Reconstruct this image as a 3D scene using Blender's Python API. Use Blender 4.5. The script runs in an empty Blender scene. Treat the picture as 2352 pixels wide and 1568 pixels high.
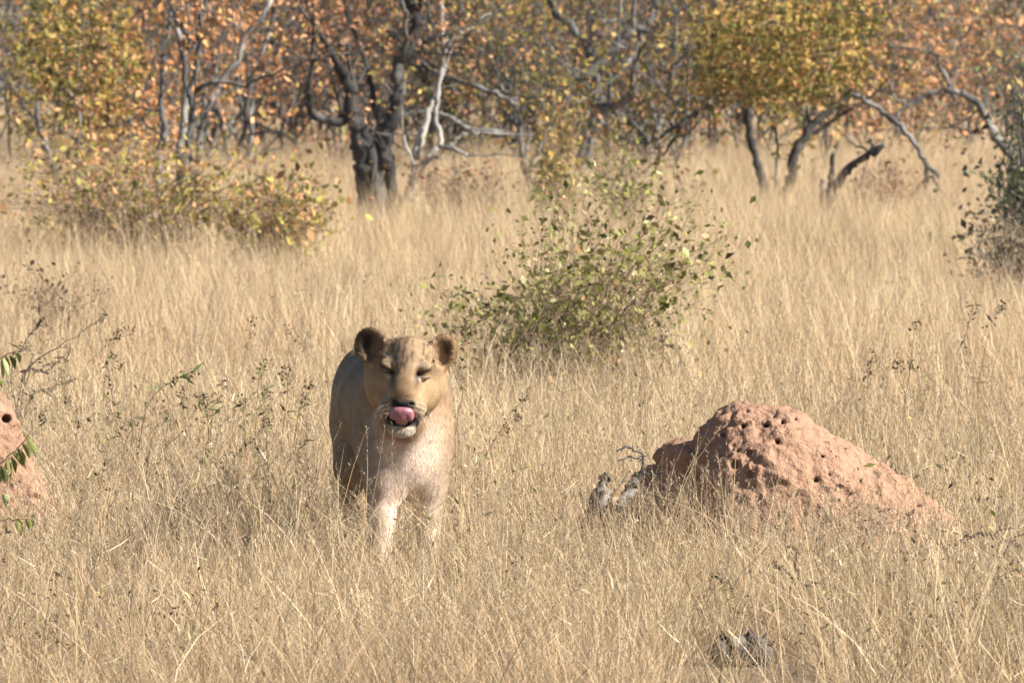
import bpy, math
import numpy as np
from mathutils import Vector

# ------------------------------------------------------------------ camera, world, sun, exposure
F = 17360.0            # focal length in pixels of a 2352 px wide picture
CAMH = 2.2
HOR = -24.0            # picture row of the flat horizon
PITCH = math.atan((784 - HOR) / F)
scene = bpy.context.scene
cam_d = bpy.data.cameras.new("camera"); cam = bpy.data.objects.new("camera", cam_d)
scene.collection.objects.link(cam); scene.camera = cam
cam.location = (0, 0, CAMH); cam.rotation_euler = (math.pi / 2 - PITCH, 0, 0)
cam_d.sensor_width = 36; cam_d.lens = 36 * F / 2352
cam_d.clip_start = 0.5; cam_d.clip_end = 5000
cam_d.dof.use_dof = True; cam_d.dof.focus_distance = 27.3; cam_d.dof.aperture_fstop = 13

SUN_AZ, SUN_EL = math.radians(72), math.radians(35)   # azimuth measured from "towards the viewer's back" round to the right
sd = Vector((math.sin(SUN_AZ) * math.cos(SUN_EL), -math.cos(SUN_AZ) * math.cos(SUN_EL), math.sin(SUN_EL)))
sun_d = bpy.data.lights.new("sun", "SUN"); sun = bpy.data.objects.new("sun", sun_d)
scene.collection.objects.link(sun)
sun_d.energy = 5.0; sun_d.angle = math.radians(0.5); sun_d.color = (1.0, 0.945, 0.845)
sun.rotation_euler = sd.to_track_quat('Z', 'Y').to_euler(); sun.location = sd * 60
world = bpy.data.worlds.new("World"); scene.world = world; world.use_nodes = True
wn = world.node_tree.nodes; wl = world.node_tree.links
sky = wn.new("ShaderNodeTexSky"); sky.sky_type = 'NISHITA'; sky.sun_disc = False
sky.sun_elevation = SUN_EL; sky.sun_rotation = math.atan2(sd.x, sd.y)
wl.new(sky.outputs[0], wn["Background"].inputs[0]); wn["Background"].inputs[1].default_value = 0.05
scene.view_settings.view_transform = 'Standard'; scene.view_settings.look = 'None'
scene.view_settings.gamma = 1; scene.view_settings.exposure = 1.5
scene.cycles.max_bounces = 8; scene.cycles.diffuse_bounces = 4; scene.cycles.transmission_bounces = 4
scene.cycles.volume_bounces = 0

GRASS = 1.0            # grass density multiplier
rng = np.random.default_rng(11)

# ------------------------------------------------------------------ helpers
def at(px, py, Y):
    """world point seen at picture position (px, py) of the 2352 wide photograph, at depth Y"""
    v = np.array([(px - 1176) / F, 1.0, -(py - 784) / F])
    c, s = math.cos(PITCH), math.sin(PITCH)
    d = np.array([v[0], c * v[1] + s * v[2], -s * v[1] + c * v[2]])
    return np.array([0, 0, CAMH]) + d * (Y / d[1])

def Q(px, z, Y):
    p = at(px, 784, Y); return np.array([p[0], Y, z])

def crop(x0, y0, k):
    return lambda x, y: (x0 + x * k, y0 + y * k)
c4 = crop(0, 0, .3663); c5 = crop(631.6, 0, .3906); c6 = crop(1435.5, 0, .4028); c3 = crop(1263.3, 861.3, .4629)
c7 = crop(0, 574.2, .4027); c8 = crop(861.3, 344.5, .3906); cR = crop(1493, 1091, .3652); cL = crop(0, 746.5, .3296)

def build(name, V, Fa, mat, parent=None, col=None, smooth=True):
    V = np.ascontiguousarray(V, dtype=np.float32); Fa = [np.asarray(f, dtype=np.int32) for f in (Fa if isinstance(Fa, list) else [Fa]) if len(f)]
    me = bpy.data.meshes.new(name)
    me.vertices.add(len(V)); me.vertices.foreach_set("co", V.ravel())
    loops = np.concatenate([f.ravel() for f in Fa]); tot = np.concatenate([np.full(len(f), f.shape[1], np.int32) for f in Fa])
    me.loops.add(len(loops)); me.loops.foreach_set("vertex_index", loops)
    me.polygons.add(len(tot))
    me.polygons.foreach_set("loop_start", np.concatenate([[0], np.cumsum(tot)[:-1]]).astype(np.int32))
    if smooth: me.polygons.foreach_set("use_smooth", np.ones(len(tot), dtype=bool))
    me.update(calc_edges=True)
    if col is not None:
        a = me.color_attributes.new("Col", 'FLOAT_COLOR', 'POINT')
        c4_ = np.ones((len(V), 4), np.float32); c4_[:, :3] = col; a.data.foreach_set("color", c4_.ravel())
    me.materials.append(mat)
    o = bpy.data.objects.new(name, me); scene.collection.objects.link(o)
    if parent is not None:
        o.parent = parent; o.matrix_parent_inverse = parent.matrix_world.inverted()
    return o

def tag(o, label=None, cat=None, group=None, kind=None):
    if label: o["label"] = label
    if cat: o["category"] = cat
    if group: o["group"] = group
    if kind: o["kind"] = kind
    return o

def thing(name, loc, label, cat, group=None):
    o = bpy.data.objects.new(name, None); scene.collection.objects.link(o)
    o.location = tuple(float(v) for v in loc); o.empty_display_size = 0.2
    bpy.context.view_layer.update()
    return tag(o, label, cat, group)

_T = np.random.default_rng(3).random((64, 64, 64)).astype(np.float32)
def vnoise(P, fr, seed=0):
    p = np.asarray(P, np.float32) * fr + seed * 17.31
    i = np.floor(p).astype(np.int64); f = (p - i).astype(np.float32); f = f * f * (3 - 2 * f); i &= 63; j = (i + 1) & 63
    x0, y0, z0 = i[..., 0], i[..., 1], i[..., 2]; x1, y1, z1 = j[..., 0], j[..., 1], j[..., 2]
    fx, fy, fz = f[..., 0], f[..., 1], f[..., 2]
    a = _T[x0, y0, z0] * (1 - fx) + _T[x1, y0, z0] * fx; b = _T[x0, y1, z0] * (1 - fx) + _T[x1, y1, z0] * fx
    c = _T[x0, y0, z1] * (1 - fx) + _T[x1, y0, z1] * fx; d = _T[x0, y1, z1] * (1 - fx) + _T[x1, y1, z1] * fx
    return ((a * (1 - fy) + b * fy) * (1 - fz) + (c * (1 - fy) + d * fy) * fz) * 2 - 1

def unit(v): return v / np.maximum(np.linalg.norm(v, axis=-1, keepdims=True), 1e-9)

# ---- materials
def mat_new(name):
    m = bpy.data.materials.new(name); m.use_nodes = True; nt = m.node_tree
    return m, nt, nt.nodes["Principled BSDF"]

def mat_attr(name, rough=.8, transl=0.0, spec=.2, noise=None, bump=None, sheen=0.0):
    """colour from the per-vertex colour of the thing itself, varied by a noise, with optional translucency"""
    m, nt, b = mat_new(name); n = nt.nodes; l = nt.links
    a = n.new("ShaderNodeAttribute"); a.attribute_name = "Col"; src = a.outputs["Color"]
    if noise:
        t = n.new("ShaderNodeTexNoise"); t.inputs["Scale"].default_value = noise[0]; t.inputs["Detail"].default_value = 5
        tc = n.new("ShaderNodeTexCoord"); l.new(tc.outputs["Object"], t.inputs["Vector"])
        mr = n.new("ShaderNodeMapRange"); mr.inputs[1].default_value = .3; mr.inputs[2].default_value = .7
        mr.inputs[3].default_value = 1 - noise[1]; mr.inputs[4].default_value = 1 + noise[1]; l.new(t.outputs[0], mr.inputs[0])
        mx = n.new("ShaderNodeVectorMath"); mx.operation = 'SCALE'; l.new(src, mx.inputs[0]); l.new(mr.outputs[0], mx.inputs["Scale"]); src = mx.outputs[0]
    l.new(src, b.inputs["Base Color"]); b.inputs["Roughness"].default_value = rough; b.inputs["Specular IOR Level"].default_value = spec
    if sheen: b.inputs["Sheen Weight"].default_value = sheen; b.inputs["Sheen Roughness"].default_value = .4
    if bump:
        t2 = n.new("ShaderNodeTexNoise"); t2.inputs["Scale"].default_value = bump[0]; t2.inputs["Detail"].default_value = 8
        tc2 = n.new("ShaderNodeTexCoord"); l.new(tc2.outputs["Object"], t2.inputs["Vector"])
        bp = n.new("ShaderNodeBump"); bp.inputs["Strength"].default_value = bump[1]; bp.inputs["Distance"].default_value = bump[2]
        l.new(t2.outputs[0], bp.inputs["Height"]); l.new(bp.outputs[0], b.inputs["Normal"])
    if transl:
        tr = n.new("ShaderNodeBsdfTranslucent"); l.new(src, tr.inputs[0])
        ms = n.new("ShaderNodeMixShader"); ms.inputs[0].default_value = transl
        l.new(b.outputs[0], ms.inputs[1]); l.new(tr.outputs[0], ms.inputs[2]); l.new(ms.outputs[0], n["Material Output"].inputs[0])
    return m

def mat_ramp(name, stops, scale, detail=6, rough=.9, bump=(30, .6, .02), stretch=(1, 1, 1), spec=.2):
    m, nt, b = mat_new(name); n = nt.nodes; l = nt.links
    tc = n.new("ShaderNodeTexCoord"); mp = n.new("ShaderNodeMapping"); mp.inputs["Scale"].default_value = stretch
    l.new(tc.outputs["Object"], mp.inputs[0])
    t = n.new("ShaderNodeTexNoise"); t.inputs["Scale"].default_value = scale; t.inputs["Detail"].default_value = detail; l.new(mp.outputs[0], t.inputs["Vector"])
    r = n.new("ShaderNodeValToRGB"); e = r.color_ramp.elements
    e[0].position, e[0].color = stops[0][0], (*stops[0][1], 1); e[1].position, e[1].color = stops[-1][0], (*stops[-1][1], 1)
    for p, c in stops[1:-1]:
        k = e.new(p); k.color = (*c, 1)
    l.new(t.outputs[0], r.inputs[0]); l.new(r.outputs[0], b.inputs["Base Color"])
    b.inputs["Roughness"].default_value = rough; b.inputs["Specular IOR Level"].default_value = spec
    t2 = n.new("ShaderNodeTexNoise"); t2.inputs["Scale"].default_value = bump[0]; t2.inputs["Detail"].default_value = 8; l.new(mp.outputs[0], t2.inputs["Vector"])
    bp = n.new("ShaderNodeBump"); bp.inputs["Strength"].default_value = bump[1]; bp.inputs["Distance"].default_value = bump[2]
    l.new(t2.outputs[0], bp.inputs["Height"]); l.new(bp.outputs[0], b.inputs["Normal"])
    return m

M_ground = mat_ramp("dry_soil", [(.3, (.14, .10, .065)), (.5, (.21, .155, .10)), (.7, (.28, .21, .14))], 1.4, bump=(25, .8, .03))
M_grass = mat_attr("dry_grass", rough=.6, transl=.28, spec=.22)
M_leaf = mat_attr("dry_leaf", rough=.55, transl=.30, spec=.15)
M_bark_dark = mat_ramp("dark_bark", [(.36, (.02, .018, .017)), (.55, (.055, .05, .046)), (.74, (.17, .16, .15))], 5, bump=(22, .9, .02), stretch=(1, 1, .25))
M_bark_grey = mat_ramp("grey_bark", [(.33, (.03, .028, .027)), (.55, (.11, .105, .10)), (.72, (.28, .27, .255))], 6, bump=(25, .8, .015), stretch=(1, 1, .3))
M_bark_pale = mat_ramp("pale_bark", [(.3, (.13, .12, .11)), (.5, (.29, .275, .25)), (.7, (.45, .43, .40))], 7, bump=(25, .8, .012), stretch=(1, 1, .3))
M_twig = mat_ramp("thin_stem", [(.35, (.12, .085, .06)), (.65, (.30, .22, .15))], 12, bump=(60, .4, .004))
M_far = mat_attr("woodland", rough=.8, transl=.2, spec=.1)

# ---- tubes
class Tubes:
    def __init__(s): s.V = []; s.F = []; s.n = 0
    def add(s, pts, radii, sides=6, wob=0.0):
        P = np.asarray(pts, float)
        if len(P) < 2: return
        R = np.broadcast_to(np.asarray(radii, float), (len(P),)) if np.ndim(radii) == 0 or len(np.atleast_1d(radii)) == len(P) else np.linspace(radii[0], radii[1], len(P))
        T = np.gradient(P, axis=0); T = unit(T)
        ref = np.array([.31, .87, .38]); ref = ref if abs(T[0] @ unit(ref)) < .9 else np.array([1., 0, 0])
        A = unit(np.cross(T, ref)); B = np.cross(T, A)
        an = np.arange(sides) * 2 * np.pi / sides
        rr = R[:, None] * (1 + (wob * rng.standard_normal((len(P), sides)) if wob else 0))
        V = P[:, None, :] + rr[..., None] * (np.cos(an)[None, :, None] * A[:, None, :] + np.sin(an)[None, :, None] * B[:, None, :])
        i = np.arange(len(P) - 1)[:, None] * sides; j = np.arange(sides)[None, :]; k = (j + 1) % sides
        Fq = np.stack([i + j, i + k, i + sides + k, i + sides + j], -1).reshape(-1, 4) + s.n
        s.V.append(V.reshape(-1, 3)); s.F.append(Fq)
        s.n += V.shape[0] * sides
        c = np.stack([P[0], P[-1] + T[-1] * R[-1] * .5]); s.V.append(c)
        e = s.n; jj = np.arange(sides); kk = (jj + 1) % sides; b0 = e - V.shape[0] * sides; b1 = e - sides
        s.F.append(np.stack([b0 + kk, b0 + jj, np.full(sides, e), np.full(sides, e)], -1)[:, :4]); s.F.append(np.stack([b1 + jj, b1 + kk, np.full(sides, e + 1), np.full(sides, e + 1)], -1))
        s.n += 2
    def make(s, name, mat, parent=None, smooth=True):
        V = np.concatenate(s.V); Fq = np.concatenate(s.F)
        tri = Fq[:, 2] == Fq[:, 3]
        return build(name, V, [Fq[~tri], Fq[tri][:, :3]], mat, parent, smooth=smooth)

def smooth_line(pts, n=None, jit=0.0):
    """Catmull-Rom through the points"""
    P = np.asarray(pts, float)
    if len(P) < 3:
        n = n or 5; t = np.linspace(0, 1, n)[:, None]; o = P[0] * (1 - t) + P[-1] * t
    else:
        E = np.vstack([2 * P[0] - P[1], P, 2 * P[-1] - P[-2]]); o = []
        m = n or 4
        for i in range(len(P) - 1):
            p0, p1, p2, p3 = E[i:i + 4]
            for t in np.linspace(0, 1, m, endpoint=False):
                o.append(.5 * ((2 * p1) + (-p0 + p2) * t + (2 * p0 - 5 * p1 + 4 * p2 - p3) * t * t + (-p0 + 3 * p1 - 3 * p2 + p3) * t ** 3))
        o.append(P[-1]); o = np.array(o)
    if jit: o[1:-1] += rng.standard_normal((len(o) - 2, 3)) * jit
    return o

# ---- leaves
PAL = {
 'copper': [((.52, .24, .10), 5), ((.62, .34, .17), 4), ((.33, .15, .06), 4), ((.48, .34, .09), 2), ((.16, .09, .05), 2)],
 'gold':   [((.34, .23, .055), 5), ((.44, .31, .10), 3), ((.20, .175, .04), 5), ((.44, .22, .09), 3), ((.17, .17, .045), 4), ((.14, .11, .035), 3)],
 'rust':   [((.34, .165, .08), 5), ((.42, .23, .12), 3), ((.22, .12, .07), 5), ((.28, .22, .08), 2), ((.15, .11, .09), 3)],
 'mixed':  [((.28, .25, .06), 5), ((.42, .33, .09), 4), ((.50, .27, .12), 4), ((.20, .12, .05), 2), ((.50, .42, .16), .4)],
 'olive':  [((.13, .15, .035), 6), ((.20, .21, .05), 4), ((.34, .30, .10), 3), ((.08, .09, .025), 3), ((.5, .3, .15), .6), ((.52, .50, .26), 1)],
 'green':  [((.10, .15, .05), 5), ((.16, .21, .07), 4), ((.06, .08, .03), 4), ((.28, .27, .08), 2)],
 'bush':   [((.17, .17, .045), 6), ((.26, .25, .07), 4), ((.40, .36, .13), 3), ((.09, .10, .03), 3), ((.5, .3, .15), .4), ((.55, .52, .28), 1.2)],
 'pine':   [((.075, .095, .045), 5), ((.13, .15, .07), 4), ((.20, .20, .11), 3), ((.05, .06, .03), 3), ((.34, .25, .09), .8)],
 'grey':   [((.15, .13, .10), 4), ((.10, .09, .07), 4), ((.22, .19, .12), 2)],
 'seed':   [((.10, .07, .045), 4), ((.16, .11, .06), 3), ((.06, .045, .03), 3)],
 'far':    [((.19, .15, .115), 5), ((.24, .165, .11), 3), ((.13, .12, .07), 4), ((.30, .20, .10), 2), ((.15, .13, .12), 3)],
}
def pick(pal, n):
    c = np.array([x[0] for x in PAL[pal]]); w = np.array([x[1] for x in PAL[pal]], float)
    c = c[rng.choice(len(c), n, p=w / w.sum())] * rng.uniform(.7, 1.15, (n, 1))
    return c

def leaf_arrays(P, size, pal, long=1.6, up=None, down=.35):
    n = len(P); s = size * np.clip(rng.lognormal(-.12, .36, n), .4, 1.7)[:, None]
    d = rng.standard_normal((n, 3)); d[:, 2] -= down
    if up is not None: d = d * .5 + up
    d = unit(d); a = unit(np.cross(d, rng.standard_normal((n, 3)))); nn = np.cross(d, a)
    L = s * long; curl = rng.uniform(-.25, .25, (n, 1))
    v0 = P; v1 = P + d * L * .45 + a * s * .42 + nn * s * .12; v2 = P + d * L + nn * L * curl; v3 = P + d * L * .45 - a * s * .42 + nn * s * .12
    V = np.stack([v0, v1, v2, v3], 1).reshape(-1, 3)
    i = np.arange(n)[:, None] * 4
    Ft = np.concatenate([i + np.array([[0, 1, 2]]), i + np.array([[0, 2, 3]])])
    C = np.repeat(pick(pal, n) if isinstance(pal, str) else pal, 4, axis=0)
    return V, Ft, C

# ------------------------------------------------------------------ ground
def gz(x, y):
    x = np.asarray(x, float); y = np.asarray(y, float)
    d = np.clip(y - 150, 0, None)
    return .03 * np.sin(x * .9 + .5) * np.sin(y * .35) * np.clip((y - 40) / 20, 0, 1) + d * .028 + 9 * (1 - np.exp(-(d / 300) ** 2)) * (.7 + .3 * np.sin(x / 90 + 1))

xs = np.concatenate([np.linspace(-1500, -40, 24), np.linspace(-36, 36, 73), np.linspace(40, 1500, 24)])
ys = np.concatenate([[-1200, -500, -200, -60], np.linspace(-20, 160, 181), np.linspace(170, 600, 44), np.linspace(700, 2600, 14)])
X, Yg = np.meshgrid(xs, ys, indexing='ij'); Vg = np.stack([X, Yg, gz(X, Yg)], -1).reshape(-1, 3)
ny = len(ys); ii = (np.arange(len(xs) - 1)[:, None] * ny + np.arange(ny - 1)[None, :]).ravel()
ground = build("ground", Vg, np.stack([ii, ii + ny, ii + ny + 1, ii + 1], -1), M_ground)
tag(ground, kind="structure")

# ------------------------------------------------------------------ implicit surfaces
class Field:
    """a signed distance field on a rectilinear grid, meshed with surface nets"""
    def __init__(s, xs, ys, zs):
        s.a = [np.asarray(v, np.float32) for v in (xs, ys, zs)]; s.v = np.full([len(v) for v in s.a], .12, np.float32)
    def box(s, lo, hi):
        sl = [slice(max(np.searchsorted(a, l) - 1, 0), min(np.searchsorted(a, h) + 1, len(a))) for a, l, h in zip(s.a, lo, hi)]
        return tuple(sl), np.stack(np.meshgrid(*[a[i] for a, i in zip(s.a, sl)], indexing='ij'), -1)
    def comb(s, sl, d, k, sub):
        w = s.v[sl]
        if sub:
            h = np.maximum(k - np.abs(w + d), 0) / k; s.v[sl] = np.maximum(w, -d) + h * h * k / 4
        else:
            h = np.maximum(k - np.abs(w - d), 0) / k; s.v[sl] = np.minimum(w, d) - h * h * k / 4
    def ell(s, c, r, k=.03, R=None, sub=False):
        c = np.asarray(c, float); r = np.asarray(r, float); m = max(r) + k + .02
        sl, P = s.box(c - m, c + m)
        if P.size == 0: return
        q = (P - c.astype(np.float32))
        if R is not None: q = q @ np.asarray(R, np.float32)
        k0 = np.linalg.norm(q / r, axis=-1); k1 = np.linalg.norm(q / (r * r), axis=-1)
        s.comb(sl, k0 * (k0 - 1) / np.maximum(k1, 1e-6), k, sub)
    def cone(s, a, b, ra, rb, k=.03, sub=False):
        a = np.asarray(a, float); b = np.asarray(b, float); m = max(ra, rb) + k + .02
        sl, P = s.box(np.minimum(a, b) - m, np.maximum(a, b) + m)
        if P.size == 0: return
        ab = b - a; t = np.clip((P - a) @ ab / (ab @ ab), 0, 1)
        d = np.linalg.norm(P - (a + t[..., None] * ab), axis=-1) - (ra + (rb - ra) * t)
        s.comb(sl, d.astype(np.float32), k, sub)
    def mesh(s):
        v = s.v; ax = s.a; ins = v < 0
        cnt = np.zeros([n - 1 for n in v.shape], np.int8)
        for dx in (0, 1):
            for dy in (0, 1):
                for dz in (0, 1):
                    cnt += ins[dx:dx + cnt.shape[0], dy:dy + cnt.shape[1], dz:dz + cnt.shape[2]]
        act = (cnt > 0) & (cnt < 8); idx = np.full(cnt.shape, -1, np.int64); I = np.argwhere(act); idx[act] = np.arange(len(I))
        S = np.zeros((len(I), 3)); N = np.zeros(len(I))
        C = [(0,0,0),(1,0,0),(0,1,0),(1,1,0),(0,0,1),(1,0,1),(0,1,1),(1,1,1)]
        E = [(p, q) for p in range(8) for q in range(p + 1, 8) if sum(abs(np.array(C[p]) - np.array(C[q]))) == 1]
        for p, q in E:
            ip = I + C[p]; iq = I + C[q]; vp = v[tuple(ip.T)]; vq = v[tuple(iq.T)]; m = (vp < 0) != (vq < 0)
            t = np.where(m, vp / np.where(m, vp - vq, 1), 0)[:, None]
            Pp = np.stack([ax[d][ip[:, d]] for d in range(3)], -1); Pq = np.stack([ax[d][iq[:, d]] for d in range(3)], -1)
            S += (Pp + (Pq - Pp) * t) * m[:, None]; N += m
        V = S / N[:, None]; Fs = []
        for d in range(3):
            u, w = (d + 1) % 3, (d + 2) % 3
            lo = [slice(1, -1)] * 3; lo[d] = slice(0, -1); hi = [slice(1, -1)] * 3; hi[d] = slice(1, None)
            a_ = ins[tuple(lo)]; b_ = ins[tuple(hi)]; J = np.argwhere(a_ != b_); fl = a_[tuple(J.T)]
            off = np.ones(3, int); off[d] = 0; J = J + off
            eu = np.eye(3, dtype=int)[u]; ew = np.eye(3, dtype=int)[w]
            q = np.stack([idx[tuple((J - eu - ew).T)], idx[tuple((J - ew).T)], idx[tuple(J.T)], idx[tuple((J - eu).T)]], -1)
            q[~fl] = q[~fl][:, ::-1]; Fs.append(q)
        return V, np.concatenate(Fs)

def vnormals(V, Fq):
    n = np.cross(V[Fq[:, 2]] - V[Fq[:, 0]], V[Fq[:, 3]] - V[Fq[:, 1]]) if Fq.shape[1] == 4 else np.cross(V[Fq[:, 1]] - V[Fq[:, 0]], V[Fq[:, 2]] - V[Fq[:, 0]])
    o = np.zeros_like(V)
    for i in range(Fq.shape[1]): np.add.at(o, Fq[:, i], n)
    return unit(o)

def largest(V, Fq):
    """keep only the biggest connected piece"""
    par = np.arange(len(V)); e = np.concatenate([Fq[:, [0, 1]], Fq[:, [1, 2]], Fq[:, [2, 3]]])
    while True:
        o = par.copy(); m = np.minimum(par[e[:, 0]], par[e[:, 1]]); np.minimum.at(par, e[:, 0], m); np.minimum.at(par, e[:, 1], m); np.minimum.at(par, o, par)
        for _ in range(4): par = par[par]
        if (o == par).all(): break
    ids, cnt = np.unique(par, return_counts=True); keep = par == ids[np.argmax(cnt)]; new = np.cumsum(keep) - 1
    return V[keep], new[Fq[keep[Fq[:, 0]]]]

def relax(V, Fq, it=2, lam=.5):
    for _ in range(it):
        a = np.zeros_like(V); c = np.zeros(len(V))
        for i in range(4):
            np.add.at(a, Fq[:, i], V[Fq[:, (i + 1) % 4]] + V[Fq[:, (i + 3) % 4]]); np.add.at(c, Fq[:, i], 2)
        V = V + (a / c[:, None] - V) * lam
    return V

# ------------------------------------------------------------------ lioness
LION = Q(915, 0, 28.4)
H0 = at(930, 880, 27.88); ROLL = math.radians(4.5); cr, sr = math.cos(ROLL), math.sin(ROLL)
HX = np.array([cr, 0, -sr]); HU = np.array([sr, 0, cr]); HF = np.array([0, -1., 0])
HR = np.stack([HX, HU, HF], 1)                  # columns: right, up, forward
def hp(x, u, f): return H0 + HR @ np.array([x, u, f])
def rotl(axis, deg):
    c, s_ = math.cos(math.radians(deg)), math.sin(math.radians(deg))
    M = {'x': [[1,0,0],[0,c,-s_],[0,s_,c]], 'y': [[c,0,s_],[0,1,0],[-s_,0,c]], 'z': [[c,-s_,0],[s_,c,0],[0,0,1]]}[axis]
    return HR @ np.array(M)
def make_lioness():
    x0 = LION[0]
    xs = np.concatenate([np.arange(x0 - .40, x0 - .23, .008), np.arange(x0 - .23, x0 + .27, .0033)])
    ysv = np.concatenate([np.arange(27.60, 28.04, .0034), np.arange(28.04, 28.5, .008), np.arange(28.5, 30.05, .014)])
    zs = np.concatenate([np.arange(-.03, .5, .008), np.arange(.5, .99, .0033)])
    f = Field(xs, ysv, zs); K = .06
    # trunk of the body
    f.ell(at(938, 1000, 28.22), (.132, .18, .215), .045); f.ell(at(928, 1066, 28.15), (.122, .13, .11), .08)
    f.cone(Q(925, .63, 28.40), Q(896, .60, 28.9), .185, .19, K); f.cone(Q(896, .60, 28.9), Q(872, .62, 29.35), .19, .175, K)
    f.cone(Q(925, .775, 28.35), Q(872, .755, 29.4), .075, .085, K)
    f.ell(at(856, 985, 28.28), (.076, .15, .20), .028); f.ell(at(992, 978, 28.28), (.072, .15, .19), .032)
    f.cone(at(868, 1010, 28.18), at(884, 1110, 28.10), .085, .07, K); f.cone(at(988, 1000, 28.2), at(982, 1110, 28.20), .08, .068, K)
    for sx, yy in ((0, 29.40), (1, 29.36)):
        X = (822, 922)[sx]
        f.ell(Q(X, .60, yy), (.10, .19, .20), .04); f.cone(Q(X - 3, .5, yy - .05), Q(X - 12, .35, yy - .2), .10, .072, K)
        f.cone(Q(X - 13, .36, yy - .2), Q(X - 18, .22, yy + .10), .060, .040, .04); f.cone(Q(X - 18, .22, yy + .10), Q(X - 18, .06, yy + .06), .038, .036, .03)
        f.ell(Q(X - 18, .035, yy), (.05, .085, .036), .03)
    # forelegs: one striding ahead, one under the shoulder
    f.cone(at(884, 1100, 28.12), Q(876, .24, 28.07), .066, .047, .05); f.cone(Q(876, .24, 28.07), Q(872, .06, 28.02), .046, .043, .03); f.ell(Q(872, .036, 27.97), (.056, .085, .038), .03)
    f.cone(at(982, 1100, 28.20), Q(984, .24, 28.20), .064, .047, .05); f.cone(Q(984, .24, 28.20), Q(985, .06, 28.18), .046, .043, .03); f.ell(Q(985, .036, 28.13), (.055, .085, .038), .03)
    # tail
    tl = [Q(872, .74, 29.52), Q(868, .62, 29.68), Q(862, .42, 29.74), Q(856, .22, 29.80), Q(858, .12, 29.9)]
    for i in range(4): f.cone(tl[i], tl[i + 1], .036 - .004 * i, .032 - .004 * i, .02)
    f.ell(tl[-1], (.03, .045, .035), .02)
    # neck
    f.cone(hp(0, .0, -.13), Q(928, .70, 28.36), .120, .165, .06); f.cone(hp(-.003, -.09, -.12), at(936, 1035, 28.17), .10, .12, .05)
    f.cone(hp(0, .06, -.10), Q(926, .79, 28.4), .09, .09, .05)
    # skull
    f.ell(hp(0, .068, -.055), (.116, .12, .094), .05, HR[:, [0, 2, 1]]); f.ell(hp(.003, .126, -.050), (.095, .07, .024), .04, HR[:, [0, 2, 1]])
    f.cone(hp(.004, .112, .004), hp(.002, .072, .062), .050, .044, .04)
    for s in (-1, 1):
        f.ell(hp(s * .088, .006, -.065), (.065, .080, .075), .05, HR); f.ell(hp(s * (.065 if s > 0 else .072), -.044, -.040), (.050, .062, .060), .045, HR)
        f.ell(hp(s * .056, .075, .054), (.040, .015, .033), .018, HR)         # brow
    f.cone(hp(-.006, .07, .058), hp(-.011, -.036, .142), .040, .037, .030); f.cone(hp(.006, .07, .058), hp(.011, -.036, .142), .040, .037, .030); f.cone(hp(0, .10, .05), hp(0, -.03, .150), .026, .026, .03); f.cone(hp(0, -.07, .06), hp(0, -.03, .02), .075, .09, .05)   # bridge of the nose
    for s in (-1, 1):
        f.ell(hp(s * .043, -.082, .120), (.044, .040, .056), .018, HR)          # whisker pads
        f.ell(hp(s * .062, .046, .120), (.027, .017, .050), .02, HR, sub=True)  # eye sockets
    f.ell(hp(0, -.158, .076), (.050, .035, .052), .02, HR); f.ell(hp(0, -.11, .03), (.07, .06, .06), .03, HR)                      # lower jaw
    f.ell(hp(0, -.134, .140), (.072, .017, .066), .010, HR, sub=True)           # open mouth
    f.ell(hp(0, -.064, .168), (.050, .019, .024), .008, HR)                     # nose pad
    for s in (-1, 1):
        f.ell(hp(s * .034, -.064, .186), (.013, .007, .016), .004, HR, sub=True)
        f.ell(hp(s * .066, .060, .070), (.030, .013, .030), .008, rotl('z', s * 18), sub=False)  # upper lid
        f.ell(hp(s * .067, .031, .068), (.027, .010, .026), .008, rotl('z', s * 10))             # lower lid
        f.ell(hp(s * .065, .0455, .105), (.020, .0055, .034), .003, rotl('z', s * 16), sub=True) # slit
    # ears: a cupped shell on a short base
    for s in (-1, 1):
        Re = rotl('y', s * (24 if s < 0 else 14)) @ np.array([[math.cos(s * -.35), -math.sin(s * -.35), 0], [math.sin(s * -.35), math.cos(s * -.35), 0], [0, 0, 1]])
        ex, eu, rx = (-.139, .125, .056) if s < 0 else (.129, .126, .049)
        f.cone(hp(s * .080, .075, -.045), hp(ex * .90, .105, -.042), .062, .050, .035)
        f.ell(hp(ex, eu, -.045), (rx, .061, .028), .024, Re)
        f.ell(hp(ex - s * .005, eu + .001, -.010 if s < 0 else -.001), (rx - .013, .047, .034), .016, Re, sub=True)
        f.ell(hp(ex + s * .002, eu - .022, -.002), (.024, .034, .032), .014, Re, sub=True)
    V, Fq = f.mesh(); V = relax(V, Fq, 2, .4)
    V, Fq = largest(V, Fq)
    return V, Fq

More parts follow.
